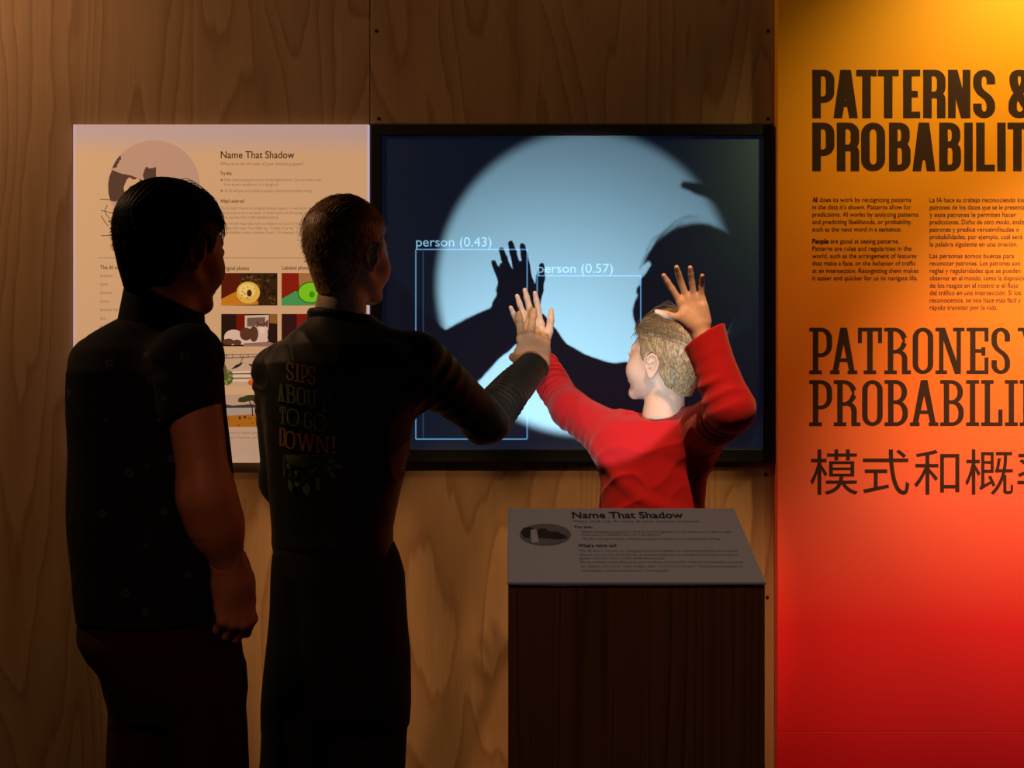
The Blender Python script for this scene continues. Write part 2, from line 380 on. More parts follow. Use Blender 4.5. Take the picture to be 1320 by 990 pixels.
# ------------------------------------------------------------------ projection screen
y_s = -.022
t = empty('projection_screen', W(738, 595, -.011), 'large blue-lit screen in a black frame showing hand and head shadows', 'screen')
def wbox(name, x0, x1, y0, y1, ya, yb, m, par, bev=0):      # pixels at front face yb
    a = W(x0, y0, yb); b = W(x1, y1, yb)
    return box(name, a.x, b.x, yb, ya, b.z, a.z, m, par, bev=bev)
wbox('screen_surface', 490, 985.5, 173, 581, -.0005, -.014, M['screen'], t)
fr = [(477.8, 997.5, 160.5, 174.5), (477.8, 997.5, 579.5, 595.5), (477.8, 491.5, 174.5, 579.5), (984, 997.5, 174.5, 579.5)]
for i, f in enumerate(fr):
    wbox('frame_rail', *f, -.0005, -.022, M['black'], t, bev=.0015)
fn = wallfn(-.0144)
P = Print(fn)
def rect_line(P, x0, y0, x1, y1, w_, sides='tlbr'):
    if 't' in sides: P.poly([(x0, y0-w_/2), (x1, y0-w_/2), (x1, y0+w_/2), (x0, y0+w_/2)])
    if 'b' in sides: P.poly([(x0, y1-w_/2), (x1, y1-w_/2), (x1, y1+w_/2), (x0, y1+w_/2)])
    if 'l' in sides: P.poly([(x0-w_/2, y0), (x0+w_/2, y0), (x0+w_/2, y1), (x0-w_/2, y1)])
    if 'r' in sides: P.poly([(x1-w_/2, y0), (x1+w_/2, y0), (x1+w_/2, y1), (x1-w_/2, y1)])
rect_line(P, 536, 321.5, 679.5, 566, 1.6); P.build('detection_box', M['line'], t, 'thin pale blue rectangle around the shadow of the arm')
P = Print(wallfn(-.0147)); rect_line(P, 545.5, 321.5, 675, 564, 1.2, 'l'); P.build('detection_box', M['linefaint'], t, 'faint vertical line inside the left rectangle')
P = Print(fn); rect_line(P, 692.5, 355.5, 826, 480, 1.7, 'tlr'); P.build('detection_box', M['line'], t, 'thin pale blue rectangle before the shadow of the face')
P = Print(wallfn(-.0150)); P.text('person (0.43)', 536.5, 317.5, 17, 97, lift=0, res=6); P.build('lettering', M['capt'], t, 'projected caption reading person (0.43)')
P = Print(wallfn(-.0150)); P.text('person (0.57)', 693.5, 351.5, 17, 96.5, res=6); P.build('lettering', M['capt'], t, 'projected caption reading person (0.57)')

# ------------------------------------------------------------------ lightbox poster
t = empty('lightbox_poster', W(285, 597, -.012), 'glowing cream poster titled Name That Shadow, mounted on the plywood left of the screen', 'poster')
a = W(94.5, 160.5, -.024); b = W(475.5, 596.5, -.024)
box('poster_face', a.x, b.x, -.024, -.001, b.z, a.z, M['lb'], t)
ink = pmat('poster ink', (70, 44, 30)); gink = pmat('poster grey ink', (150, 112, 84)); bink = pmat('poster bold ink', (95, 62, 44))
pf = lambda l: wallfn(-.0242-l)
P = Print(pf(0)); P.text('Name That Shadow', 284.5, 204, 13.2, 95, off=.012, res=5); P.build('lettering', ink, t, 'large title reading Name That Shadow')
P = Print(pf(0)); P.text('Try this:', 284, 225.5, 6.4, 15, off=.02); P.text("What's going on?", 284, 261.5, 6.6, 31, off=.02)
P.text('Original photos', 285, 348, 7.2, 36, off=.012); P.text('Labeled photos', 364, 347.5, 7.2, 37, off=.012); P.text('The AI can recognize:', 129, 347, 7.2, 54, off=.012)
P.build('lettering', bink, t, 'bold headings')
P = Print(pf(0))
P.text('What does the AI make of your shadow puppets?', 284, 213.2, 6.6, 107)
body = [('Make shadow puppets in front of the lighted circle. Can you make a cat?', 289.3, 233.5, 125), ('How about a toothbrush, or a doughnut?', 289.3, 239.5, 70),
        ('An AI will give your shadow puppet a label and a certainty rating.', 289.3, 247.6, 113),
        ("This AI wasn't trained to recognize shadow puppets\u2014it was shown photos of common", 284, 270, 145), ('objects such as the ones below. A shadow gives the AI enough information to make a', 284, 276, 146),
        ('guess, but less than a fully detailed picture.', 284, 281.7, 75),
        ("Given limited visual data such as a shadow, it's hard for both AI and people to know", 284, 289.8, 147), ('an object for sure. You might say, \u201cI think it\u2019s a cat.\u201d Computers assign', 284, 295.6, 131),
        ('a probability number between 0 and 1. For example, 0.50 means', 289, 301.3, 112)]
for s_, x, y, wd in body: P.text(s_, x, y, 5.4, wd)
for y in (232, 246): P.stroke([(284.3, y), (287.2, y)], 2.4, 2.4)
for i, s_ in enumerate(['airplane', 'apple', 'backpack', 'banana', 'baseball bat', 'bear', 'bed', 'bench', 'bicycle', 'bird']):
    P.text(s_, 129, 357+i*11, 5.6, len(s_)*1.95)
P.text('This AI was trained on labeled photos from the dataset', 270, 559.5, 5.2, 98); P.text('Common Objects in Context, with 80 kinds of object.', 268, 565.5, 5.2, 100)
P.poly([(126, 332), (450, 332), (450, 332.7), (126, 332.7)])
P.build('lettering', gink, t, 'small grey text')
# drawing of the shadow circle
def zp(pts, ox=120, oy=170, s_=7.333): return [(ox+x/s_, oy+y/s_) for x, y in pts]
tint = pmat('poster circle tint', (198, 150, 122)); dk = pmat('poster dark brown', (92, 62, 46)); cream = pmat('poster cream', (218, 166, 120))
P = Print(pf(0)); P.ell(198.5, 240, 59.3, 59.3, 64); P.build('circle_print', tint, t, 'pale mauve disc in the drawing')
P = Print(pf(.0002))
P.poly(zp([(260, 220), (235, 245), (205, 290), (180, 345), (225, 335), (232, 300), (245, 290), (250, 268), (265, 262)]))
P.poly(zp([(180, 360), (152, 430), (142, 500), (145, 580), (160, 640), (180, 650), (310, 662), (430, 640), (560, 560), (640, 560), (640, 535), (600, 480), (500, 475), (440, 445), (360, 412), (270, 395)]))
P.poly(zp([(470, 412), (485, 360), (500, 330), (515, 332), (525, 345), (570, 342), (585, 330), (595, 340), (595, 420), (600, 475), (700, 478), (740, 492), (770, 525), (800, 600), (520, 620), (490, 470)]))
P.build('shadow_print', dk, t, 'dark printed shadow of a cat and arm')
P = Print(pf(.0004))
P.poly(zp([(345, 428), (320, 450), (302, 490), (288, 530), (300, 580), (315, 610), (312, 668), (422, 700), (425, 620), (430, 560), (438, 500), (438, 450), (420, 435), (405, 448), (380, 452), (360, 440)]))
P.build('hand_print', cream, t, 'cream printed hand')
P = Print(pf(.0006))
for q in ([(62, 638), (150, 642), (250, 668), (340, 680), (410, 700)], [(75, 980), (180, 978), (300, 985)], [(75, 742), (170, 765), (260, 780)], [(110, 750), (130, 700), (135, 690)],
          [(75, 790), (110, 850), (145, 890)], [(110, 760), (155, 818)], [(140, 838), (185, 865)], [(205, 795), (240, 835)], [(245, 770), (235, 720), (250, 690), (290, 680)],
          [(265, 770), (232, 900), (240, 940), (285, 965), (300, 880)], [(320, 625), (380, 620), (415, 650)], [(345, 510), (345, 545)], [(388, 512), (378, 556)], [(320, 600), (312, 668)], [(425, 600), (425, 690)]):
    P.stroke(rpath(zp(q)), .9)
P.build('line_drawing', dk, t, 'thin brown outline of an arm')
# photographs
def photo(x0, y0, x1, y1, label, bg, layers):
    P = Print(pf(0)); P.poly([(x0, y0), (x1, y0), (x1, y1), (x0, y1)]); ph = P.build('photo_print', pmat('photo ground', bg), t, label)
    cs = {}
    for i, (rgb, kind, arg) in enumerate(layers):
        P = Print(pf(.0002+.00015*i))
        tr = lambda u, v: (x0+u*(x1-x0), y0+v*(y1-y0))
        if kind == 'p': P.poly([tr(*q) for q in arg])
        if kind == 'e':
            for e_ in arg: c_ = tr(e_[0], e_[1]); P.ell(c_[0], c_[1], e_[2]*(x1-x0), e_[3]*(y1-y0), 18)
        if kind == 's':
            for pts, wd in arg: P.stroke([tr(*q) for q in pts], wd)
        P.V and P.build('photo_detail', pmat('photo ink', rgb), ph)
rnd = random.Random(4)
specks = lambda n, u0, u1, v0, v1, r: [(rnd.uniform(u0, u1), rnd.uniform(v0, v1), r*rnd.uniform(.6, 1.3), r*rnd.uniform(1, 2)) for _ in range(n)]
RX, RY, PW, PH = 285.2, [352, 404.7, 456.4, 508.5], 72.4, 41.8
hand1 = [(0, .80), (.25, .58), (.33, .60), (.30, .72), (.4, .84), (.66, .86), (.66, .97), (.1, 1), (0, 1)]
photo(RX, RY[0], RX+PW, RY[0]+PH, 'small photograph of a hand holding a doughnut', (60, 34, 14), [
    ((92, 26, 8), 'p', [(0, 0), (.33, 0), (.33, 1), (0, 1)]), ((98, 62, 22), 'e', specks(26, .36, .98, .03, .95, .03)), ((38, 22, 10), 'e', specks(22, .36, .98, .03, .95, .028)),
    ((205, 120, 28), 'p', hand1), ((232, 178, 72), 'e', [(.48, .60, .21, .34)]), ((246, 206, 110), 'e', [(.46, .54, .15, .22)]),
    ((176, 98, 30), 'e', specks(14, .34, .62, .4, .85, .012)), ((80, 40, 14), 'e', [(.50, .62, .045, .11)])])
photo(RX+77.8, RY[0], RX+77.8+PW, RY[0]+PH, 'small photograph of a doughnut coloured green', (170, 112, 62), [
    ((140, 30, 12), 'p', [(0, 0), (.30, 0), (.33, 1), (0, 1)]), ((75, 150, 80), 'p', [(0, .80), (.25, .55), (.33, .60), (.4, .86), (.80, .86), (.80, .97), (.1, 1), (0, 1)]),
    ((20, 70, 10), 'e', [(.52, .60, .235, .33)]), ((128, 200, 30), 'e', [(.52, .60, .22, .305)]), ((60, 150, 20), 'e', [(.54, .66, .05, .1)])])
photo(RX, RY[1], RX+PW, RY[1]+PH, 'small photograph of a brown and white cat lying down', (44, 22, 16), [
    ((120, 22, 10), 'p', [(.27, 0), (.42, 0), (.42, .55), (.27, .5)]), ((150, 92, 40), 'p', [(.86, 0), (1, 0), (1, .3), (.86, .28)]),
    ((215, 178, 150), 'p', [(.42, .05), (.85, .03), (.84, .5), (.42, .45)]), ((120, 86, 70), 'p', [(.46, .12), (.78, .1), (.78, .4), (.46, .38)]),
    ((226, 186, 160), 'e', [(.22, .72, .17, .24), (.70, .62, .13, .36), (.5, .8, .34, .16)]),
    ((96, 54, 36), 'e', [(.44, .62, .11, .2), (.58, .62, .08, .24), (.13, .86, .10, .10), (.28, .88, .08, .09)]),
    ((110, 66, 46), 'p', [(.62, .42), (.63, .2), (.70, .28), (.78, .26), (.84, .16), (.83, .42), (.78, .36), (.73, .52), (.69, .36)]),
    ((236, 200, 178), 'e', [(.73, .5, .045, .12)]), ((150, 110, 92), 'p', [(.4, .9), (.85, .86), (1, .94), (1, 1), (.4, 1)])])
photo(RX+77.8, RY[1], RX+77.8+PW, RY[1]+PH, 'small dark photograph half hidden by the shoulder', (54, 22, 18), [((130, 26, 14), 'p', [(.27, 0), (.45, 0), (.45, .5), (.27, .45)]), ((190, 150, 120), 'e', [(.7, .6, .15, .3)])])
photo(RX, RY[2], RX+PW, RY[2]+PH, 'small photograph of birds over a white bench', (205, 162, 126), [
    ((100, 84, 50), 'e', [(.1, .72, .12, .24), (.04, .5, .06, .2)]), ((120, 140, 50), 'e', specks(10, 0, .2, .5, .95, .03)),
    ((70, 50, 40), 's', [([(.04, .13), (.98, .05)], 1.0), ([(.04, .02), (.98, -.0)], .8), ([(.08, 0), (.10, .13)], .8), ([(.2, 0), (.21, .12)], .8), ([(.34, 0), (.34, .11)], .8), ([(.48, 0), (.48, .1)], .8), ([(.40, .05), (.3, .4)], .8)]),
    ((228, 192, 160), 's', [([(.2, .56), (.98, .52)], 2.6), ([(.2, .68), (.98, .66)], 2.6), ([(.2, .82), (.98, .80)], 2.6), ([(.62, .5), (.62, 1)], 2), ([(.9, .5), (.9, 1)], 2)]),
    ((60, 44, 36), 's', [([(.2, .61), (.98, .59)], .9), ([(.2, .75), (.98, .73)], .9)]),
    ((44, 30, 26), 'p', [(.17, .48), (.26, .34), (.40, .24), (.34, .36), (.28, .42)]), ((44, 30, 26), 'p', [(.48, .30), (.56, .32), (.64, .27), (.60, .38), (.52, .38)]),
    ((214, 96, 20), 'e', [(.56, .88, .09, .10), (.67, .86, .08, .11)]), ((150, 52, 8), 'e', specks(8, .47, .75, .8, .96, .018))])
photo(RX, RY[3], RX+PW, RY[3]+PH, 'small photograph of a tree on a sandy shore', (186, 136, 84), [
    ((196, 152, 120), 'p', [(0, 0), (1, 0), (1, .45), (0, .45)]), ((72, 58, 50), 'p', [(0, .28), (.2, .34), (.5, .3), (.8, .36), (1, .3), (1, .42), (0, .42)]),
    ((176, 150, 130), 'p', [(0, .42), (1, .40), (1, .62), (0, .66)]), ((176, 102, 26), 'p', [(0, .66), (.5, .62), (1, .62), (1, 1), (0, 1)]), ((150, 80, 16), 'e', specks(14, .05, .95, .7, .97, .02)),
    ((50, 34, 18), 's', [([(.56, .66), (.55, .4), (.50, .2)], 1.4), ([(.54, .35), (.62, .2)], 1.0)]),
    ((62, 56, 24), 'e', [(.44, .14, .14, .07), (.56, .08, .16, .07), (.38, .2, .09, .04), (.64, .18, .1, .05)]), ((50, 40, 30), 'e', [(.33, .72, .02, .05), (.42, .70, .02, .05)])])

# ------------------------------------------------------------------ orange exhibit panel on the right
def grad_mat(name, z0):
    m = mat(name, (1, 0, 0), .42, spec=.4); nt = m.node_tree; N = nt.nodes; L = nt.links; b = N['Principled BSDF']
    g = N.new('ShaderNodeNewGeometry'); sx = N.new('ShaderNodeSeparateXYZ'); L.new(g.outputs['Position'], sx.inputs[0])
    n = N.new('ShaderNodeTexNoise'); n.inputs['Scale'].default_value = 420; L.new(g.outputs['Position'], n.inputs['Vector'])
    ma = N.new('ShaderNodeMath'); ma.operation = 'MULTIPLY_ADD'; ma.inputs[1].default_value = .05; L.new(n.outputs[0], ma.inputs[0]); L.new(sx.outputs[2], ma.inputs[2])
    mr = N.new('ShaderNodeMapRange'); mr.inputs[1].default_value = W(0, 990).z; mr.inputs[2].default_value = W(0, 0).z; L.new(ma.outputs[0], mr.inputs[0])
    cr = N.new('ShaderNodeValToRGB'); e = cr.color_ramp.elements
    st = [(0, (.42, .004, .012)), (.20, (.74, .018, .022)), (.36, (.92, .115, .062)), (.52, (.93, .17, .018)), (.75, (.95, .31, .004)), (1, (.96, .43, .002))]
    e[0].position = 0; e[0].color = st[0][1]+(1,); e[1].position = 1; e[1].color = st[-1][1]+(1,)
    for p_, c_ in st[1:-1]: q = cr.color_ramp.elements.new(p_); q.color = c_+(1,)
    L.new(mr.outputs[0], cr.inputs[0]); L.new(cr.outputs[0], b.inputs['Base Color'])
    return m
M['orange'] = grad_mat('orange red gradient print', 0)
yp = -.05
ex0 = W(1002.7, 0, yp).x
t = empty('exhibit_panel', (2.0, -.02, 0), 'tall orange to red wall panel headed PATTERNS & PROBABILITY', 'wall panel')
zs = W(0, 943, yp).z
box('panel_board', ex0, 2.9, yp, 0, zs+.0008, 3.18, M['orange'], t, bev=.0008)
box('panel_board', ex0-.0008, 2.9, yp-.0012, 0, .0, zs-.0008, M['orange'], t, bev=.0008)
vin = mat('satin black vinyl', (.045, .017, .009), .33, spec=.55); vin2 = mat('brown panel ink', (.085, .018, .006), .45)
fnp = wallfn(yp-.0006)
P = Print(fnp)
z6 = lambda v: 1000+v/2.75
r1 = dict(zip(range(10), [('P', 130, 208), ('A', 205, 291), ('T', 287, 352), ('T', 360, 424), ('E', 452, 512), ('R', 523, 602), ('N', 611, 690), ('S', 700, 778), ('&', 825, 910)]))
r1[2] = ('T', 286, 358); r1[3] = ('T', 362, 436)
def row(P, items, z, yt, yb, sw, hw, slab=0, rr=None):
    for ch, a_, b_ in items:
        for q in glyph(ch, z(a_), z(b_), yt, yb, sw, hw, slab, rr): P.poly(q)
row(P, r1.values(), z6, 89.8, 152.2, 10.9, 8.4)
row(P, [('P', 130, 208), ('R', 217, 296), ('O', 303, 388), ('B', 402, 478), ('A', 485, 566), ('B', 580, 657), ('I', 669, 698), ('L', 711, 777), ('I', 786, 815), ('T', 822, 892), ('Y', 895, 975)], z6, 158, 220.6, 10.9, 8.4)
P.build('lettering', vin, t, 'large bold sans heading PATTERNS & PROBABILITY')
P = Print(fnp); z7 = lambda v: 1000+v/3.3
row(P, [('P', 143, 240), ('A', 231, 347), ('T', 350, 452), ('R', 462, 575), ('O', 583, 670), ('N', 680, 803), ('E', 812, 905), ('S', 918, 997), ('Y', 1030, 1140)], z7, 422.4, 482, 6.9, 4.6, 4.6)
row(P, [('P', 143, 240), ('R', 247, 360), ('O', 368, 455), ('B', 463, 562), ('A', 571, 692), ('B', 700, 800), ('I', 810, 865), ('L', 874, 965), ('I', 975, 1030), ('D', 1038, 1130), ('A', 1138, 1250), ('D', 1258, 1350)], z7, 490, 549, 6.9, 4.6, 4.6)
P.build('lettering', vin, t, 'large slab serif heading PATRONES Y PROBABILIDAD')
P = Print(fnp)
for ch, a_, b_ in [('\u6a21', 147, 350), ('\u5f0f', 371, 568), ('\u548c', 589, 781), ('\u6982', 806, 1010), ('\u7387', 1028, 1228)]:
    P.text(ch, z7(a_), 632.5, 63.5, (b_-a_)/3.3, res=6)
P.build('lettering', vin, t, 'large heading in Chinese characters')
P = Print(fnp)
en = [('AI does its work by recognizing patterns', 350), ("in the data it's shown. Patterns allow for", 350), ('predictions. AI works by analyzing patterns', 375), ('and predicting likelihoods, or probability,', 353), ('such as the next word in a sentence.', 316), None,
      ('People are good at seeing patterns.', 307), ('Patterns are rules and regularities in the', 351), ('world, such as the arrangement of features', 369), ('that make a face, or the behavior of traffic', 366), ('at an intersection. Recognizing them makes', 376), ('it easier and quicker for us to navigate life.', 373)]
y = 260.2
for l in en:
    if l is None: y += 5.9; continue
    P.text(l[0], 1047.3, y, 8.6, l[1]/2.75, off=.004); y += 9.5
P.text('AI', 1047.3, 260.2, 8.6, 6.2, off=.03, lift=.0002); P.text('People', 1047.3, 260.2+9.5*5+5.9, 8.6, 21, off=.03, lift=.0002)
P.build('lettering', vin2, t, 'small English paragraphs')
P = Print(fnp)
es = [('La IA hace su trabajo reconociendo los', 334), ('patrones de los datos que se le presentan', 346), ('y esos patrones le permiten hacer', 306), ('predicciones. Dicho de otro modo, analiza', 345), ('patrones y predice verosimilitudes o', 316), ('probabilidades, por ejemplo, cu\u00e1l ser\u00e1', 328), ('la palabra siguiente en una oraci\u00f3n.', 312), None,
      ('Las personas somos buenas para', 299), ('reconocer patrones. Los patrones son', 320), ('reglas y regularidades que se pueden', 322), ('observar en el mundo, como la disposici\u00f3n', 350), ('de los rasgos en el rostro o el flujo', 313), ('del tr\u00e1fico en una intersecci\u00f3n. Si los', 323), ('reconocemos, se nos hace m\u00e1s f\u00e1cil y', 323), ('r\u00e1pido transitar por la vida.', 240)]
y = 260.5
for l in es:
    if l is None: y += 5.7; continue
    P.text(l[0], 1198.6, y, 8.7, l[1]/2.75, off=.004); y += 9.5
P.build('lettering', vin2, t, 'small Spanish paragraphs')

# ------------------------------------------------------------------ reading pedestal
px0, px1 = -.0055, .3000; yb_, yf_ = -2.2, -2.427; zb_ = CZ-160*1.8/FPX; zf_ = CZ-255*1.573/FPX
t = empty('reading_pedestal', ((px0+px1)/2, (yb_+yf_)/2, 0), 'dark stained wooden pedestal topped by a sloping white sign plate', 'pedestal')
th = .004
def prism(name, sec, x0, x1, m, parent, bev=.0006):     # sec: list of (y,z) profile
    n = len(sec); c = Vector(((x0+x1)/2, sum(s[0] for s in sec)/n, sum(s[1] for s in sec)/n))
    V = [Vector((x, a, b))-c for x in (x0, x1) for a, b in sec]
    F = [tuple(range(n)), tuple(range(2*n-1, n-1, -1))]+[(i, i+n, (i+1) % n+n, (i+1) % n) for i in range(n)]
    me = mesh_of(V, F); o = new_obj(name, me, m); o.location = c; bpy.context.view_layer.update()
    import bmesh
    bm = bmesh.new(); bm.from_mesh(me); bmesh.ops.recalc_face_normals(bm, faces=bm.faces); bm.to_mesh(me); bm.free()
    if parent: o.parent = parent; o.matrix_parent_inverse = parent.matrix_world.inverted()
    if bev: q = o.modifiers.new('b', 'BEVEL'); q.width = bev; q.segments = 2
    return o
tt = .015
prism('front_board', [(yf_+.002, 0), (yf_+.002, zf_-th-.0005), (yf_+tt, zf_-th-.0005), (yf_+tt, 0)], px0+.001, px1-.001, M['stain'], t)
for xa, xb in ((px0+.001, px0+tt), (px1-tt, px1-.001)):
    prism('side_board', [(yf_+tt, 0), (yf_+tt, zf_-th-.0005), (yb_-.002, zb_-th-.0005), (yb_-.002, 0)], xa, xb, M['stain'], t)
prism('back_board', [(yb_-tt, 0), (yb_-tt, 1.04), (yb_-.002, 1.04), (yb_-.002, 0)], px0+tt, px1-tt, M['stain'], t)
prism('sign_plate', [(yf_, zf_-th), (yf_, zf_), (yb_, zb_), (yb_, zb_-th)], px0, px1, M['white'], t, .001)
# projector lamp peeping over the back board
def lathe(name, prof, loc, axis, m, parent, n=24):
    V = []; F = []
    for i, (r, h) in enumerate(prof):
        for k in range(n): V.append((r*math.cos(2*PI*k/n), r*math.sin(2*PI*k/n), h))
    for i in range(len(prof)-1):
        for k in range(n): F.append((i*n+k, i*n+(k+1) % n, (i+1)*n+(k+1) % n, (i+1)*n+k))
    F.append(tuple(range(n-1, -1, -1)))
    q = Vector(axis).to_track_quat('Z', 'Y').to_matrix()
    V = [q @ Vector(v)+Vector(loc) for v in V]
    o = new_obj(name, mesh_of(V, F, smooth=True), m); o.parent = parent; o.matrix_parent_inverse = parent.matrix_world.inverted(); return o
ax = (W(752, 368)-LP).normalized()
lathe('projector_lamp', [(.0001, -.075), (.020, -.07), (.021, -.02), (.024, -.018), (.024, -.008), (.018, -.008), (.017, -.02), (.001, -.022)], LP, ax, M['black'], t)
def plate(u, v, l):     # u,v 0..1 over the plate seen from the reader
    n = Vector((0, -(zb_-zf_), (yb_-yf_))).normalized()
    return Vector((px0+(px1-px0)*u, yb_+(yf_-yb_)*v, zb_+(zf_-zb_)*v))+n*(.0006+l)
def pv(px, py):         # pixel on the plate -> (u, v)
    lo, hi = 0., 1.
    for _ in range(30):
        v = (lo+hi)/2; p = plate(0, v, -.0006); q = 495+(CZ-p.z)*FPX/(p.y+4)
        if q < py: lo = v
        else: hi = v
    x = (px-660)*(p.y+4)/FPX
    return (x-px0)/(px1-px0), v
Hm = px1-px0; Vm = math.hypot(yb_-yf_, zb_-zf_)
P = Print(plate)
def ptext(P, s, px, py, pxe, hpx, off=0, lift=0):
    u0, v0 = pv(px, py); u1, _ = pv(pxe, py); _, v1 = pv(px, py-hpx)
    V, F, x0, x1 = text_raw(s, off, 3); n = len(P.V); k = (u1-u0)/(x1-x0); kv = (v0-v1)/.72
    P.V += [plate(u0+(a-x0)*k, v0-b*kv, lift) for a, b, _ in V]; P.F += [tuple(i+n for i in f) for f in F]
ptext(P, 'Name That Shadow', 738, 668.2, 881.5, 8.2, off=.02); ptext(P, 'Try this:', 740, 681, 764, 3, .02); ptext(P, "What's going on?", 745, 705.5, 795, 4, .02)
P.build('lettering', M['whitetxt'], t, 'large title reading Name That Shadow')
P = Print(plate)
for s_, a_, b_, c_ in [('What does the AI make of your shadow puppets?', 738, 673.5, 902), ('Make shadow puppets in front of the lighted circle. Can you make a cat?', 750, 687, 943), ('How about a toothbrush, or a doughnut?', 750, 690.8, 852),
                       ('An AI will give your shadow puppet a label and a certainty rating.', 751, 696, 929), ("This AI wasn't trained to recognize shadow puppets\u2014it was shown photos of common", 746, 711.5, 951),
                       ('objects such as the ones below. A shadow gives the AI enough information to make a', 747, 716.5, 952), ('guess, but less than a fully detailed picture.', 747, 721, 858),
                       ("Given limited visual data such as a shadow, it's hard for both AI and people to know", 748, 726, 958), ('an object for sure. You might say, \u201cI think it\u2019s a cat.\u201d Computers assign it', 749, 731.5, 958), ('a probability number between 0 and 1. For example,', 750, 737, 862)]:
    ptext(P, s_, a_, b_, c_, 2.9)
P.build('lettering', M['greytxt'], t, 'small grey text')
P = Print(lambda x, y, l: plate(*pv(x, y), l))
P.ell(703, 689.5, 33, 14, 40); P.build('circle_print', M['greyfill'], t, 'grey disc on the sign plate')
P = Print(lambda x, y, l: plate(*pv(x, y), l+.0003))
P.poly([(671, 687), (675, 681), (684, 680), (690, 684), (684, 690), (686, 694), (676, 694)]); P.poly([(692, 686), (696, 682), (704, 682), (707, 686), (718, 686), (727, 690), (732, 694), (722, 696), (694, 694)])
P.build('shadow_print', M['whitetxt'], t, 'black printed shadow of a hand and cat')
P = Print(lambda x, y, l: plate(*pv(x, y), l+.0004)); P.poly([(684, 684), (691, 683), (693, 690), (695, 700), (686, 701), (684, 692)]); P.build('hand_print', M['white'], t, 'white printed hand')

# ================================================================== people : implicit surfaces meshed with surface nets
def nets(F, org, h, smooth=1):
    s = F < 0
    c = np.zeros(tuple(n-1 for n in F.shape), np.int8)
    for a in (0, 1):
        for b in (0, 1):
            for d in (0, 1):
                c += s[a:a+c.shape[0], b:b+c.shape[1], d:d+c.shape[2]]
    mask = (c > 0) & (c < 8); I = np.argwhere(mask)
    acc = np.zeros((len(I), 3)); cnt = np.zeros(len(I))
    co = [(a, b, d) for a in (0, 1) for b in (0, 1) for d in (0, 1)]
    for ia in range(8):
        for ib in range(ia+1, 8):
            oa, ob = np.array(co[ia]), np.array(co[ib])
            if np.abs(oa-ob).sum() != 1: continue
            fa = F[tuple((I+oa).T)]; fb = F[tuple((I+ob).T)]; x = (fa < 0) != (fb < 0)
            t = fa[x]/(fa[x]-fb[x]); acc[x] += oa+t[:, None]*(ob-oa); cnt[x] += 1
    V = (I+acc/cnt[:, None])*h+org
    idx = np.full(mask.shape, -1, np.int64); idx[mask] = np.arange(len(I))
    Fs = []
    for ax in range(3):
        u, v = (ax+1) % 3, (ax+2) % 3
        sa = [slice(None)]*3; sb = [slice(None)]*3; sa[ax] = slice(0, -1); sb[ax] = slice(1, None)
        A = s[tuple(sa)]; B = s[tuple(sb)]; E_ = np.argwhere(A != B)
        ok = (E_[:, u] > 0) & (E_[:, v] > 0) & (E_[:, u] < F.shape[u]-1) & (E_[:, v] < F.shape[v]-1); E_ = E_[ok]
        eu = np.eye(3, dtype=int)[u]; ev = np.eye(3, dtype=int)[v]
        q = np.stack([idx[tuple((E_-eu-ev).T)], idx[tuple((E_-ev).T)], idx[tuple(E_.T)], idx[tuple((E_-eu).T)]], 1)
        ins = A[tuple(E_.T)]; q[~ins] = q[~ins][:, ::-1]; Fs.append(q)
    Fq = np.concatenate(Fs); Fq = Fq[(Fq >= 0).all(1)]
    for _ in range(smooth):
        S = np.zeros_like(V); n = np.zeros(len(V))
        for a, b in ((0, 1), (1, 2), (2, 3), (3, 0)):
            np.add.at(S, Fq[:, a], V[Fq[:, b]]); np.add.at(n, Fq[:, a], 1)
            np.add.at(S, Fq[:, b], V[Fq[:, a]]); np.add.at(n, Fq[:, b], 1)
        n[n == 0] = 1; V = V*.5+.5*S/n[:, None]
    return V, Fq
def wob(x, y, z, f, seed=0, n=5):
    r = np.random.RandomState(seed); o = 0
    for _ in range(n):
        d = r.normal(size=3); d *= f*(.6+.9*r.rand())/np.linalg.norm(d); o = o+np.sin(x*d[0]+y*d[1]+z*d[2]+r.rand()*6.28)
    return o/n*1.6
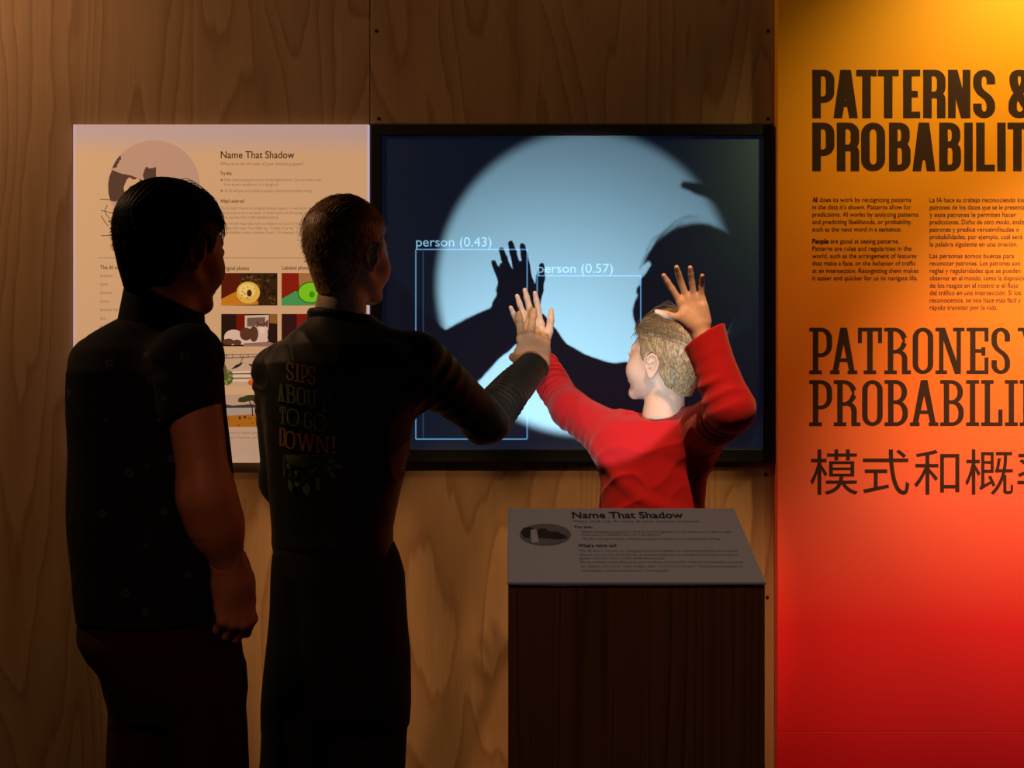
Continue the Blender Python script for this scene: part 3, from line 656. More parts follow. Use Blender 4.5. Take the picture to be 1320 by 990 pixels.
class Cone:             # round cone a->b, optional flattening along unit u (ratio), optional wrinkles (amp, wavelength, seed)
    def __init__(s, a, b, ra, rb, k=.01, op='+', u=None, ratio=1, wr=None):
        s.a = np.array(a, float); s.b = np.array(b, float); s.ra = ra; s.rb = rb; s.k = k; s.op = op
        s.u = None if u is None else np.array(u, float)/np.linalg.norm(u); s.q = ratio; s.wr = wr
        m = max(ra, rb)*max(1, ratio)+.001; s.lo = np.minimum(s.a, s.b)-m; s.hi = np.maximum(s.a, s.b)+m
    def f(s, x, y, z):
        px, py, pz = x-s.a[0], y-s.a[1], z-s.a[2]; ab = s.b-s.a
        if s.u is not None:
            c = (1/s.q-1); du = px*s.u[0]+py*s.u[1]+pz*s.u[2]; px = px+c*du*s.u[0]; py = py+c*du*s.u[1]; pz = pz+c*du*s.u[2]
            ab = ab+c*np.dot(ab, s.u)*s.u
        L2 = np.dot(ab, ab)+1e-12
        t = np.clip((px*ab[0]+py*ab[1]+pz*ab[2])/L2, 0, 1)
        qx, qy, qz = px-t*ab[0], py-t*ab[1], pz-t*ab[2]
        d = np.sqrt(qx*qx+qy*qy+qz*qz)-(s.ra+(s.rb-s.ra)*t)
        if s.wr:
            am, wl, sd = s.wr[:3]; tw = s.wr[3] if len(s.wr) > 3 else 1.5; L = math.sqrt(L2)
            ph = t*L/wl*6.283+tw*wob(x, y, z, 14, sd)+tw*wob(x, y, z, 34, sd+1)*.5
            rid = (.5+.5*np.cos(ph))**1.4
            d = d-am*1.5*rid*np.clip(.5+.9*wob(x, y, z, 26, sd+2), 0, 1)
        return d*(1 if s.q >= 1 else (1+s.q)/2)
class Ell:
    def __init__(s, c, r, R=None, k=.01, op='+'):
        s.c = np.array(c, float); s.r = np.array(r, float); s.R = None if R is None else np.array(R, float); s.k = k; s.op = op
        m = max(r)+.001 if R is not None else s.r+.001; s.lo = s.c-m; s.hi = s.c+m
    def f(s, x, y, z):
        p = [x-s.c[0], y-s.c[1], z-s.c[2]]
        if s.R is not None: p = [p[0]*s.R[0, i]+p[1]*s.R[1, i]+p[2]*s.R[2, i] for i in range(3)]
        k0 = np.sqrt(sum((p[i]/s.r[i])**2 for i in range(3))); k1 = np.sqrt(sum((p[i]/s.r[i]**2)**2 for i in range(3)))+1e-9
        return k0*(k0-1)/k1
class Loft:             # sections (z, cx, cy, rx, ry) from top down; superellipse
    def __init__(s, secs, k=.03, op='+', n=2.3, yaw=0):
        S = np.array(sorted(secs), float); s.S = S; s.k = k; s.op = op; s.n = n; s.yaw = yaw
        m = np.maximum(S[:, 3], S[:, 4])
        s.lo = np.array([(S[:, 1]-m).min(), (S[:, 2]-m).min(), S[0, 0]]); s.hi = np.array([(S[:, 1]+m).max(), (S[:, 2]+m).max(), S[-1, 0]])
    def f(s, x, y, z):
        S = s.S; g = lambda i: np.interp(z, S[:, 0], S[:, i])
        dx, dy = x-g(1), y-g(2)
        if s.yaw: c_, s_ = math.cos(s.yaw), math.sin(s.yaw); dx, dy = dx*c_+dy*s_, -dx*s_+dy*c_
        rx, ry = g(3), g(4)
        q = ((np.abs(dx)/rx)**s.n+(np.abs(dy)/ry)**s.n)**(1/s.n)
        d = (q-1)*np.minimum(rx, ry)
        return np.maximum(d, np.maximum(z-S[-1, 0], S[0, 0]-z))
def field(prims, h, post=None, smooth=1, pad=None):
    pad = pad or 4*h
    lo = np.min([p.lo for p in prims if p.op == '+'], 0)-pad; hi = np.max([p.hi for p in prims if p.op == '+'], 0)+pad
    n = np.ceil((hi-lo)/h).astype(int)+1
    ax = [lo[i]+h*np.arange(n[i]) for i in range(3)]
    F = np.full(tuple(n), .06, np.float32)
    for p in prims:
        mg = max(.012, p.k*1.1, 3*h); a = np.clip(((p.lo-mg-lo)/h).astype(int), 0, n-1); b = np.clip(((p.hi+mg-lo)/h).astype(int)+2, 1, n)
        if (b <= a).any(): continue
        sl = tuple(slice(a[i], b[i]) for i in range(3))
        x, y, z = ax[0][sl[0]][:, None, None], ax[1][sl[1]][None, :, None], ax[2][sl[2]][None, None, :]
        d = p.f(x, y, z).astype(np.float32); A = F[sl]
        if p.op == '+': hh = np.maximum(p.k-np.abs(A-d), 0)/p.k; F[sl] = np.minimum(A, d)-hh*hh*p.k/4
        else:
            d = -d; hh = np.maximum(p.k-np.abs(A-d), 0)/p.k; F[sl] = np.maximum(A, d)+hh*hh*p.k/4
    if post is not None: F = post(F, ax[0][:, None, None], ax[1][None, :, None], ax[2][None, None, :]).astype(np.float32)
    F[0] = F[-1] = .05; F[:, 0] = F[:, -1] = .05; F[:, :, 0] = F[:, :, -1] = .05
    return nets(F, lo, h, smooth)
def nv(v): v = np.array(v, float); return v/np.linalg.norm(v)
def w3(px, py, y): return np.array(W(px, py, y))

# ---- hands -----------------------------------------------------------------
def hand(M_, sc, side, curl, spread, thumb=None, k=.006):
    """M_ 4x4 numpy frame at the wrist: +Y to the fingers, +Z back of the hand; side -1 right, +1 left"""
    T = lambda x, y, z: (M_ @ np.array([side*x*sc, y*sc, z*sc, 1]))[:3]
    pr = [Cone(T(.004, -.01, 0), T(.006, .03, 0), .023*sc, .024*sc, .01, u=M_[:3, 2], ratio=.72)]
    kn = [(.029, .088, .002), (.009, .094, .004), (-.011, .089, .002), (-.029, .080, -.002)]
    for i, (x, y, z) in enumerate(kn):
        pr.append(Cone(T(x*.55, .02, 0), T(x, y-.004, z), .0155*sc, .0118*sc, .016*sc))
    pr.append(Cone(T(.022, .018, -.008), T(.034, .050, -.012), .017*sc, .014*sc, .018*sc))      # ball of the thumb
    pr.append(Cone(T(-.022, .015, -.008), T(-.028, .055, -.009), .014*sc, .011*sc, .015*sc))    # heel of the hand
    ln = [(.042, .025, .021), (.046, .029, .022), (.042, .027, .021), (.033, .021, .019)]
    rr = [(.0098, .0090, .0082, .0066), (.0100, .0092, .0084, .0067), (.0096, .0087, .0079, .0064), (.0088, .0078, .0071, .0059)]
    tips = []
    for i in range(4):
        p = np.array(kn[i], float); a = 0; sp = spread[i]
        for j in range(3):
            c_ = curl[i] if np.isscalar(curl[i]) else None
            a += (c_*(1, 1.15, .75)[j] if c_ is not None else curl[i][j])
            d = np.array([math.sin(sp)*math.cos(a), math.cos(sp)*math.cos(a), -math.sin(a)])
            q = p+d*ln[i][j]
            pr.append(Cone(T(*p), T(*q), rr[i][j]*sc, rr[i][j+1]*sc, k*.6*sc if j else k*1.4*sc)); p = q
        tips.append((T(*p), (M_[:3, :3] @ np.array([side*d[0], d[1], d[2]]))))
    th = thumb or [(.030, .030, -.012), (.052, .055, -.016), (.068, .078, -.018), (.080, .100, -.018)]
    rt = (.0135, .0112, .0100, .0066)
    for j in range(3): pr.append(Cone(T(*th[j]), T(*th[j+1]), rt[j]*sc, rt[j+1]*sc, .014*sc if j == 0 else .005*sc))
    return pr, T, tips
def frame(o, Y, Z):
    Y = nv(Y); Z = np.array(Z, float); Z = nv(Z-Y*np.dot(Z, Y)); X = np.cross(Y, Z); m = np.eye(4); m[:3, 0] = X; m[:3, 1] = Y; m[:3, 2] = Z; m[:3, 3] = o; return m
# ---- head ------------------------------------------------------------------
HC, HR = np.array([0, -.012, .030]), np.array([.074, .094, .084])
def head_frame(c, yaw, pitch, roll, sc):   # yaw 0 = looking along +Y, positive turns to +X
    f = np.array([math.sin(yaw)*math.cos(pitch), math.cos(yaw)*math.cos(pitch), math.sin(pitch)])
    r = np.array([math.cos(yaw), -math.sin(yaw), 0]); u = np.cross(r, f)
    r, u = r*math.cos(roll)+u*math.sin(roll), u*math.cos(roll)-r*math.sin(roll)
    m = np.eye(4); m[:3, 0] = r*sc; m[:3, 1] = f*sc; m[:3, 2] = u*sc; m[:3, 3] = c; return m
def rotx(a): c, s = math.cos(a), math.sin(a); return np.array([[1, 0, 0], [0, c, -s], [0, s, c]])
def rotz(a): c, s = math.cos(a), math.sin(a); return np.array([[c, -s, 0], [s, c, 0], [0, 0, 1]])
def head_prims(neck_to, neck_r=.052, jaw=1.0, child=False):
    P = [Ell(HC, HR, k=.02), Ell((0, .028, -.002), (.063, .062, .078), k=.025),
         Ell((0, .022, -.058), (.052*jaw, .052, .042), k=.03), Ell((0, .070, -.094), (.020*jaw, .015, .016), k=.022)]
    for s in (1, -1):
        P += [Cone((s*.050*jaw, -.005, -.045), (s*.026*jaw, .058, -.092), .014, .013, .022),           # jaw line
              Ell((s*.042, .055, -.030), (.024, .026, .030), k=.025),                                     # cheek
              Cone((s*.010, .086, .026), (s*.042, .072, .026), .008, .007, .012)]                       # brow
    for s in (1, -1): P.append(Ell((s*.031, .096, .010), (.018, .014, .012), k=.012, op='-'))
    for s in (1, -1): P.append(Ell((s*.031, .078, .008), (.0125, .0125, .0125), k=.003))
    nl = .98 if not child else .88
    P += [Cone((0, .084, .018), (0, .108*nl+.004, -.022), .0075, .0095, .010), Ell((0, .100*nl+.004, -.026), (.013, .011, .009), k=.006)]
    for s in (1, -1): P += [Ell((s*.011, .096*nl+.002, -.027), (.0075, .0085, .007), k=.004)]
    P += [Ell((0, .076, -.055), (.026, .016, .020), k=.014)]
    P += [Cone((-.018, .0855, -.053), (.018, .0855, -.053), .0050, .0050, .004, u=(0, 0, 1), ratio=.8), Cone((-.015, .0845, -.0635), (.015, .0845, -.0635), .0060, .0060, .004, u=(0, 0, 1), ratio=.85),
          Cone((-.022, .0915, -.0585), (.022, .0915, -.0585), .0016, .0016, .003, op='-')]
    nt = np.array(neck_to, float)
    P += [Cone((0, -.022, -.035), nt*.55+np.array([0, -.01, -.02]), neck_r*.97, neck_r*.96, .018), Cone(nt*.55+np.array([0, -.01, -.02]), nt, neck_r*.96, neck_r*1.12, .03)]
    for s in (1, -1):   # ears
        R = rotz(-s*.38) @ rotx(-.16)
        c = np.array([s*.0785, -.010, -.006]); o = lambda x, y, z: c+R @ np.array([s*x, y, z])
        P += [Ell(c, (.0055, .0175, .031), R, k=.006), Ell(o(.006, .002, .004), (.0065, .0105, .020), R, k=.004, op='-')]
        rim = [(.0035, .010, .008), (.0050, .010, .022), (.0055, .0, .030), (.0058, -.012, .024), (.0058, -.0165, .008), (.0045, -.0125, -.010), (.003, -.004, -.021)]
        for a, b in zip(rim[:-1], rim[1:]): P.append(Cone(o(*a), o(*b), .0032, .0032, .002))
        P += [Cone(o(.002, .006, .006), o(.003, -.006, .012), .0022, .0022, .003), Ell(o(.002, .003, -.025), (.0045, .008, .0085), R, k=.004),
              Ell(o(.002, .0125, -.006), (.004, .005, .006), R, k=.004), Ell(o(.003, .004, -.008), (.006, .006, .007), R, k=.003, op='-')]
    return P
def hairline(pts):      # list of (y, zmin)
    pts = sorted(pts); return lambda y: np.interp(y, [p[0] for p in pts], [p[1] for p in pts])
def hair_mesh(h, line, top, side, seed, groove=.0016, nf=46, part=None):
    """cap of hair; thickness grows from side to top"""
    P = [Ell(HC+np.array([0, -.002, .004]), HR+.006, k=.02), Ell((0, -.038, -.028), (.058, .052, .062), k=.03), Cone((0, -.026, -.03), (0, -.032, -.13), .056, .0565, .02)]
    def post(F, x, y, z):
        up = np.clip((z-.028)/.08, 0, 1); th = side+(top-side)*up*up*(3-2*up)
        ph = np.arctan2(x, z-.02); r = np.sqrt(x*x+(z-.02)**2)
        st = (1-np.abs(np.sin(ph*nf/2+1.6*wob(x*.5, y*1.2, z*.5, 60, seed)+y*18)))**.8
        st2 = (1-np.abs(np.sin((y*1.0+z*.25)*520+2*wob(x, y, z*.3, 70, seed+3))))
        th = th-.004*np.clip((-.04-z)/.04, 0, 1)
        d = F-th-groove*(st*up*1.5+.25*st2*(1-up))-.0022*up*wob(x, y*.7, z, 55, seed+7)
        cut = line(y)+.004*wob(x, y, z, 130, seed+5)-z
        face = y-(.090-.25*np.clip(.05-z, 0, .2)) if part is None else y-part
        return np.maximum(np.maximum(d, cut*.9), face)
    return field(P, h, post, 1, pad=.03)
def tubes(lines, r0, r1, sides=3):
    V, F = [], []; n = 0
    for L in lines:
        L = np.asarray(L); m = len(L); t = np.gradient(L, axis=0); t /= np.linalg.norm(t, axis=1)[:, None]+1e-9
        ref = np.array([.3, .2, .93]); a = np.cross(t, ref); a /= np.linalg.norm(a, axis=1)[:, None]+1e-9; b = np.cross(t, a)
        rr = np.linspace(r0, r1, m)[:, None]
        for k in range(sides):
            w_ = 2*PI*k/sides; V.append(L+rr*(a*math.cos(w_)+b*math.sin(w_)))
        base = n+np.arange(m-1)
        for k in range(sides):
            p = base+k*m; q = base+((k+1) % sides)*m; F.append(np.stack([p, q, q+1, p+1], 1))
        n += m*sides
    return np.concatenate(V), np.concatenate(F)
def strands(n, seed, ph, ys, ye, lift, thick, lift_end=.0, droop=0, curlamp=.002, rx=1.0):
    r = random.Random(seed); out = []
    c = HC+np.array([0, -.002, .004]); R = HR+.006+thick
    for _ in range(n):
        p0 = r.uniform(*ph); y0 = r.uniform(*ys); y1 = min(max(ye+r.uniform(-.03, .03), -.1), .1); m = 7; L = []
        lf = lift*r.random()**1.5; pw = r.uniform(-.2, .2); s1, s2 = r.uniform(0, 6), r.uniform(0, 6)
        for i in range(m):
            t = i/(m-1); y = y0+(y1-y0)*t; q = min(abs((y-c[1])/R[1]), .985); rho = math.sqrt(1-q*q); p = p0+pw*t+.05*math.sin(5*t+s1)
            k = 1+lf*math.sin(PI*min(1, t*1.15))/.09+lift_end*lf*t/.09
            L.append((c[0]+R[0]*rho*math.sin(p)*k, y+curlamp*math.sin(4*t+s2), c[2]+R[2]*rho*math.cos(p)*k-droop*t*t))
        out.append(L)
    return out
def fuzz(n, seed, line, ln, thick, rx=None):
    r = random.Random(seed); out = []; c = HC+np.array([0, -.002, .004]); R = HR+.006+thick
    while len(out) < n:
        v = nv([r.gauss(0, 1), r.gauss(0, 1), r.gauss(0, 1)]); p = c+R*v
        if p[1] > .07 or p[2] < -.01 or p[2] > .075 or p[2] < line(p[1])+.006: continue
        d = nv(np.array([0, -.35, -1])+.35*np.array([r.gauss(0, 1), r.gauss(0, 1), r.gauss(0, 1)])+.18*v)
        L = ln*r.uniform(.6, 1.3); out.append([p-v*.001, p+d*L*.5, p+d*L])
    return out
def xf(m, V): return V @ m[:3, :3].T+m[:3, 3]
def person(x, y, label, group=None): return empty('person', (x, y, 0), label, 'person')
def add(name, VF, m, parent, label=None, smooth=True):
    V, F = VF
    o = new_obj(name, mesh_of(V, F, smooth=smooth), m); o.parent = parent; o.matrix_parent_inverse = parent.matrix_world.inverted()
    if label: o['label'] = label
    return o
def eyes(m, par):
    for s in (1, -1):
        V, F = field([Ell((s*.031, .0795, .009), (.0122, .0122, .0122))], .0022)
        add('eye', (xf(m, V), F), M['eye'], par)
M['eye'] = mat('eye white', (.6, .58, .55), .15)
def skin(name, c, rough=.5, sss=.08):
    m = mat(name, c, rough, noise=.10, nscale=45, bump=.12, bscale=420, spec=.35)
    b = m.node_tree.nodes['Principled BSDF']; b.inputs['Subsurface Weight'].default_value = sss
    b.inputs['Subsurface Radius'].default_value = (.012, .004, .002); b.inputs['Subsurface Scale'].default_value = .5; return m
def hairmat(name, c1, c2, spec=.35):
    m = mat(name, c1, .45, spec=spec); nt = m.node_tree; N = nt.nodes; L = nt.links; b = N['Principled BSDF']
    tc = N.new('ShaderNodeTexCoord'); mp = N.new('ShaderNodeMapping'); mp.inputs['Scale'].default_value = (1, 1, .25); L.new(tc.outputs['Object'], mp.inputs[0])
    n = N.new('ShaderNodeTexNoise'); n.inputs['Scale'].default_value = 260; n.inputs['Detail'].default_value = 4; L.new(mp.outputs[0], n.inputs['Vector'])
    cr = N.new('ShaderNodeValToRGB'); cr.color_ramp.elements[0].position = .36; cr.color_ramp.elements[0].color = tuple(c1)+(1,); cr.color_ramp.elements[1].position = .66; cr.color_ramp.elements[1].color = tuple(c2)+(1,)
    L.new(n.outputs[0], cr.inputs[0]); L.new(cr.outputs[0], b.inputs['Base Color'])
    bp = N.new('ShaderNodeBump'); bp.inputs['Strength'].default_value = .5; bp.inputs['Distance'].default_value = .0015; L.new(n.outputs[0], bp.inputs['Height']); L.new(bp.outputs[0], b.inputs['Normal'])
    return m
def cloth(name, c, rough=.85, n=.12, bump=.25, sheen=0, scale=900):
    return mat(name, c, rough, noise=n, nscale=70, bump=bump, bscale=scale, spec=.15, sheen=sheen)
def shoe(x, y, yaw, m, par, sc=1):
    R = rotz(-yaw); f = R @ np.array([0, 1., 0]); c = np.array([x, y, 0.])
    P = [Cone(c-f*.06*sc+[0, 0, .045], c+f*.10*sc+[0, 0, .032], .045*sc, .036*sc, .02), Cone(c-f*.05*sc+[0, 0, .06], c-f*.02*sc+[0, 0, .10], .042*sc, .040*sc, .03),
         Cone(c-f*.07*sc+[0, 0, .012], c+f*.15*sc+[0, 0, .012], .04*sc, .036*sc, .01)]
    V, F = field(P, .006, lambda F, x, y, z: np.maximum(F, .001-z)); add('shoe', (V, F), m, par)
M['shoe'] = mat('dark shoe leather', (.015, .012, .011), .5)
def lsec(rows, y, dy=0):    # rows (py, pxL, pxR, ry[, yc])
    out = []
    for r in rows:
        yc = y+(r[4] if len(r) > 4 else 0); a = w3(r[1], r[0], yc); b = w3(r[2], r[0], yc)
        out.append((a[2], (a[0]+b[0])/2, yc, (b[0]-a[0])/2, r[3]))
    return out

# ------------------------------------------------------------------ the boy in the red top
KY = -.92
boy = person(float(w3(845, 600, KY)[0]), KY, 'boy in a red long-sleeved top with both palms raised, looking at the screen')
SK = skin('pale skin', (.54, .43, .37)); RED = cloth('red jersey', (.38, .008, .014), .8, .06, .15, .15)
hm = head_frame(w3(857, 468, KY+.02), math.radians(-53), math.radians(12), math.radians(0), .905)
inv = np.linalg.inv(hm); toL = lambda p: (inv @ np.array([*p, 1]))[:3]
nb = toL(w3(850, 560, KY+.0))
V, F = field(head_prims(nb, .047, .97, True), .0022)
parts = [(xf(hm, V), F)]
# right hand (left in the picture), palm to the camera
wr = w3(692, 459, -.62); mR = frame(wr, w3(673, 369, -.60)-wr, (.10, 1, .1))
prR, TR, tipsR = hand(mR, .90, -1, [.10, .06, .10, .18], [.05, -.03, -.08, -.18], [(.026, .030, -.010), (.049, .058, -.014), (.060, .088, -.012), (.068, .118, -.006)])
elR = w3(735, 527, -.80)
prR += [Cone(wr, elR, .0205, .031, .012)]
parts.append(field(prR, .0016))
wl = w3(902, 424, -1.15); mL = frame(wl, w3(876, 340, -1.15)-wl, (.0, 1, .12))
prL, TL, tipsL = hand(mL, .77, 1, [(.10, .12, .10), (.16, .35, .2), (.30, .2, .15), (.35, .3, .2)], [.28, .06, -.12, -.27], [(.026, .026, -.010), (.052, .048, -.012), (.078, .066, -.010), (.100, .082, -.006)])
elL = w3(942, 527, -1.19); shL = w3(893, 562, -.93); shR = w3(792, 566, -.91)
prL += [Cone(wl, wl+(elL-wl)*.5, .020, .027, .012)]
parts.append(field(prL, .0016))
base = [Loft(lsec([(545, 815, 890, .04), (565, 795, 905, .06), (620, 792, 894, .07), (740, 796, 886, .07), (760, 800, 880, .06)], KY)), Cone(shR, elR, .034, .03, .02), Cone(shL, elL, .034, .028, .02)]
for s in (-1, 1): base += [Cone((boy.location.x+s*.065, KY, .74), (boy.location.x+s*.07, KY-.01, .42), .050, .042, .03), Cone((boy.location.x+s*.07, KY-.01, .42), (boy.location.x+s*.075, KY+.02, .08), .045, .03, .02)]
parts.append(field(base, .008))
add('body', join(parts), SK, boy); eyes(hm, boy)
KL = hairline([(-.12, -.072), (-.085, -.072), (-.05, -.052), (-.030, -.024), (-.012, .026), (.016, .026), (.022, -.002), (.034, .004), (.040, .03), (.055, .058), (.075, .070), (.12, .080)])
V, F = hair_mesh(.0017, KL, .011, .0015, 3, .0022, 52)
hp = [(xf(hm, V), F)]
V, F = tubes(strands(620, 1, (-1.15, 1.15), (-.01, .082), -.075, .012, .010, 0, 0, .003), .00075, .00022); hp.append((xf(hm, V), F))
V, F = tubes(strands(90, 2, (-1.3, 1.3), (.05, .088), -.04, .022, .012, .5, 0, .004), .0006, .0002); hp.append((xf(hm, V), F))
V, F = tubes(fuzz(2600, 5, KL, .011, .0012), .00055, .0002); hp.append((xf(hm, V), F))
HB = hairmat('sandy blond hair', (.15, .115, .065), (.42, .35, .22))
add('hair', join(hp), HB, boy)
# red top
tor = Loft(lsec([(534, 812, 892, .045, .01), (542, 797, 905, .062), (556, 783, 915, .078), (580, 777, 915, .09), (610, 775, 911, .094), (650, 774, 908, .096), (700, 774, 908, .098), (760, 776, 908, .10)], KY), n=2.2, k=.03)
cuL = wl+(elL-wl)*.10
pr = [tor,
      Cone(shR, elR, .056, .044, .045, wr=(.007, .030, 3, 2.2)), Cone(elR, wr+(elR-wr)*.08, .044, .029, .02, wr=(.006, .021, 5, 1.6)),
      Cone(shL, elL, .058, .047, .05, wr=(.0045, .036, 9, 3.0)), Cone(elL, cuL, .047, .042, .02, wr=(.004, .030, 12, 3.0)), Cone(cuL+(elL-cuL)*.22, cuL-(elL-cuL)*.05, .044, .052, .008)]
pr.append(Cone(cuL-(elL-cuL)*.35, cuL+(elL-cuL)*.18, .052, .037, .004, op='-'))
nbw = w3(850, 545, KY-.005); nup = hm[:3, 3]-nbw
pr.append(Cone(nbw-nup*.4, nbw+nup*.6, .056, .056, .008, op='-'))
wax = nv(wr-elR)
def post(F, x, y, z):
    cz_ = (1-np.abs(wob(x*.7-z*.5, y, z*.6+x*.4, 62, 23)))**3
    F = F-.0045*cz_*np.clip(.4+wob(x, y, z, 17, 29), 0, 1)
    g = wob(x, y, z, 26, 21); g2 = np.clip(np.sin((x*28+z*46+1.6*wob(x, y, z, 12, 33))), 0, 1)**2
    F = F-.003*g-.0045*g2*np.clip((1.24-z)/.12, 0, 1)
    cut = (x-(wr[0]-wax[0]*.012))*wax[0]+(y-(wr[1]-wax[1]*.012))*wax[1]+(z-(wr[2]-wax[2]*.012))*wax[2]
    near = (x < elR[0]) & (z > elR[2]-.03) & (y > -.85)
    F = np.where(near, np.maximum(F, cut), F)
    ca = nv(nv(cuL-elL)+np.array([-.25, 0, .0])); cp = cuL
    cut2 = (x-cp[0])*ca[0]+(y-cp[1])*ca[1]+(z-cp[2])*ca[2]
    return np.where((x > .33) & (z > 1.33), np.maximum(F, cut2), F)
top = add('shirt', field(pr, .0030, post), RED, boy, 'red long-sleeved crew neck top')
# crew collar band: a swept ring
ring = []
for i in range(33):
    a = 2*PI*i/32; c = w3(851, 546, KY-.004); ring.append((c[0]+.064*math.cos(a), c[1]+.058*math.sin(a), c[2]+.020*math.sin(a)+.010*math.cos(a)))
RG = [Cone(ring[i], ring[i+1], .0075, .0075, .0006, u=(0, 0, 1), ratio=1.5) for i in range(32)]
V, F = field(RG, .0025); c_ = add('collar', (V, F), RED, boy); c_.parent = top; c_.matrix_parent_inverse = top.matrix_world.inverted()
bx = boy.location.x
DEN = cloth('dark denim', (.02, .025, .04))
add('trousers', field([Loft([(.86, bx, KY, .118, .095), (.70, bx, KY, .122, .10), (.66, bx, KY, .12, .10)])]+[c for s in (-1, 1) for c in (Cone((bx+s*.062, KY, .68), (bx+s*.07, KY-.01, .42), .075, .06, .03), Cone((bx+s*.07, KY-.01, .42), (bx+s*.075, KY+.02, .10), .06, .05, .02))], .006), DEN, boy)
for s in (-1, 1): shoe(bx+s*.078, KY-.03, PI, M['shoe'], boy, .85)

# ------------------------------------------------------------------ the young man in the black sweatshirt
TY = -1.10
guy = person(float(w3(440, 700, TY)[0]), TY, 'young man with short brown hair in a black sweatshirt reading SIPS ABOUT TO GO DOWN!')
SK2 = skin('warm skin', (.42, .30, .215)); BLK = cloth('black sweatshirt', (.0055, .0068, .0064), .5, .1, .2, sheen=.04)
hm = head_frame(w3(450, 331, TY+.01), math.radians(37), math.radians(2), 0, .955)
inv = np.linalg.inv(hm); nb = toL(w3(437, 440, TY-.01))
V, F = field(head_prims(nb, .053, 1.06), .0024); parts = [(xf(hm, V), F)]
wt = w3(690, 470, -.78); mT = frame(wt, w3(685, 408, -.655)-wt, (.12, -1, .12))
prT, TT, tips = hand(mT, 1.02, -1, [(-.05, .04, .04), (-.04, .04, .05), (.5, 1.2, .6), (.5, 1.3, .8)], [.02, -.17, -.16, -.26], [(.026, .026, -.014), (.040, .050, -.030), (.044, .070, -.045), (.040, .085, -.058)], k=.007)
sh = w3(537, 466, TY-.02); el = w3(628, 541, TY+.12)
prT += [Cone(wt, wt+(el-wt)*.45, .026, .034, .015, u=mT[:3, 2], ratio=.85)]
parts.append(field(prT, .0016))
gx = guy.location.x
slL = w3(362, 478, TY+.03); elL2 = w3(366, 620, TY+.09); wrL2 = w3(400, 640, TY+.30)
base = [Loft(lsec([(425, 410, 475, .05), (450, 375, 520, .08), (560, 365, 515, .09), (700, 365, 500, .09), (745, 362, 505, .09)], TY)), Cone(sh, el, .042, .036, .02), Cone(el, wt+(el-wt)*.4, .036, .032, .02), Cone(slL, elL2, .04, .035, .02), Cone(elL2, wrL2, .035, .025, .02)]
lgs = []
for a_, b_, c_ in ((w3(398, 760, TY), w3(388, 925, TY), (-.46, TY, .06)), (w3(470, 760, TY), w3(472, 925, TY), (-.315, TY+.03, .06))):
    lgs.append((a_, b_, np.array(c_))); base += [Cone(a_, b_, .07, .052, .03), Cone(b_, c_, .05, .035, .02)]
parts.append(field(base, .009))
mH = frame(wrL2, nv(wrL2-elL2), (-1, 0, .2)); prH, _, _ = hand(mH, .94, 1, [.35]*4, [.05, 0, -.04, -.1]); parts.append(field(prH, .002))
add('body', join(parts), SK2, guy); eyes(hm, guy)
M['nail'] = mat('fingernail', (.55, .36, .32), .25)
for (tp, d), i in zip(tips[:2], range(2)):
    d = nv(d); bk = nv(mT[:3, 2]-d*np.dot(mT[:3, 2], d)); R = np.stack([np.cross(d, bk), d, bk], 1)
    V, F = field([Ell(tp-d*.004+bk*.0050, (.0045, .0062, .0012), R)], .0008); add('fingernail', (V, F), M['nail'], guy)
GL = hairline([(-.12, -.092), (-.085, -.092), (-.05, -.070), (-.030, -.028), (-.012, .026), (.016, .026), (.022, -.008), (.034, .0), (.040, .03), (.055, .052), (.075, .060), (.12, .07)])
V, F = hair_mesh(.0019, GL, .012, .003, 11, .0016, 72); hp = [(xf(hm, V), F)]
V, F = tubes(strands(520, 4, (-1.2, 1.2), (-.04, .085), -.085, .008, .011, .08, 0, .003), .0008, .00025); hp.append((xf(hm, V), F))
V, F = tubes(strands(26, 8, (-1.5, -.7), (-.05, -.0), -.098, .014, .012, .45, .004, .004), .0006, .0002); hp.append((xf(hm, V), F))
V, F = tubes(fuzz(1500, 6, GL, .010, .003), .0006, .0002); hp.append((xf(hm, V), F))
add('hair', join(hp), hairmat('brown hair', (.04, .018, .007), (.40, .21, .095)), guy)
pr = [Loft(lsec([(406, 402, 480, .060, .0), (414, 394, 490, .070, .0), (426, 380, 508, .085), (444, 359, 530, .105), (468, 346, 540, .118), (520, 343, 536, .125), (560, 344, 529, .125), (620, 348, 518, .12), (680, 353, 507, .12), (700, 353, 507, .122), (712, 356, 508, .118)], TY), n=2.3, k=.03),
      Cone(sh, el, .064, .047, .05, wr=(.0032, .040, 43, 3.0)), Cone(el, wt+(el-wt)*.05, .047, .036, .03, wr=(.0065, .0165, 47, 1.1)),
      Cone(slL, elL2, .052, .045, .04, wr=(.004, .03, 4, 2)), Cone(elL2, wrL2, .045, .036, .03, wr=(.004, .03, 4, 2))]
pr.append(Cone(wt+(wt-el)*.25, wt+(el-wt)*.10, .034, .030, .004, op='-'))
nbw = w3(438, 440, TY-.0); nup = w3(442, 380, TY)-nbw
pr.append(Cone(nbw-nup*.2, nbw+nup*1.2, .062, .062, .006, op='-'))
wax = nv(wt-el)
def post(F, x, y, z):
    cz_ = (1-np.abs(wob(x*.8+z*.5, y, z*.6-x*.4, 52, 63)))**3
    F = F-.004*cz_*np.clip(.3+wob(x, y, z, 15, 69), 0, 1)-.0035*wob(x, y, z, 20, 61)-.003*np.clip(wob(x, y*.6, z*.5, 40, 62), 0, 1)
    q = wt-wax*.004; cut = (x-q[0])*wax[0]+(y-q[1])*wax[1]+(z-q[2])*wax[2]
    return np.where((x > -.02) & (y > -1.05), np.maximum(F, cut), F)
SHV, SHF = field(pr, .0034, post)
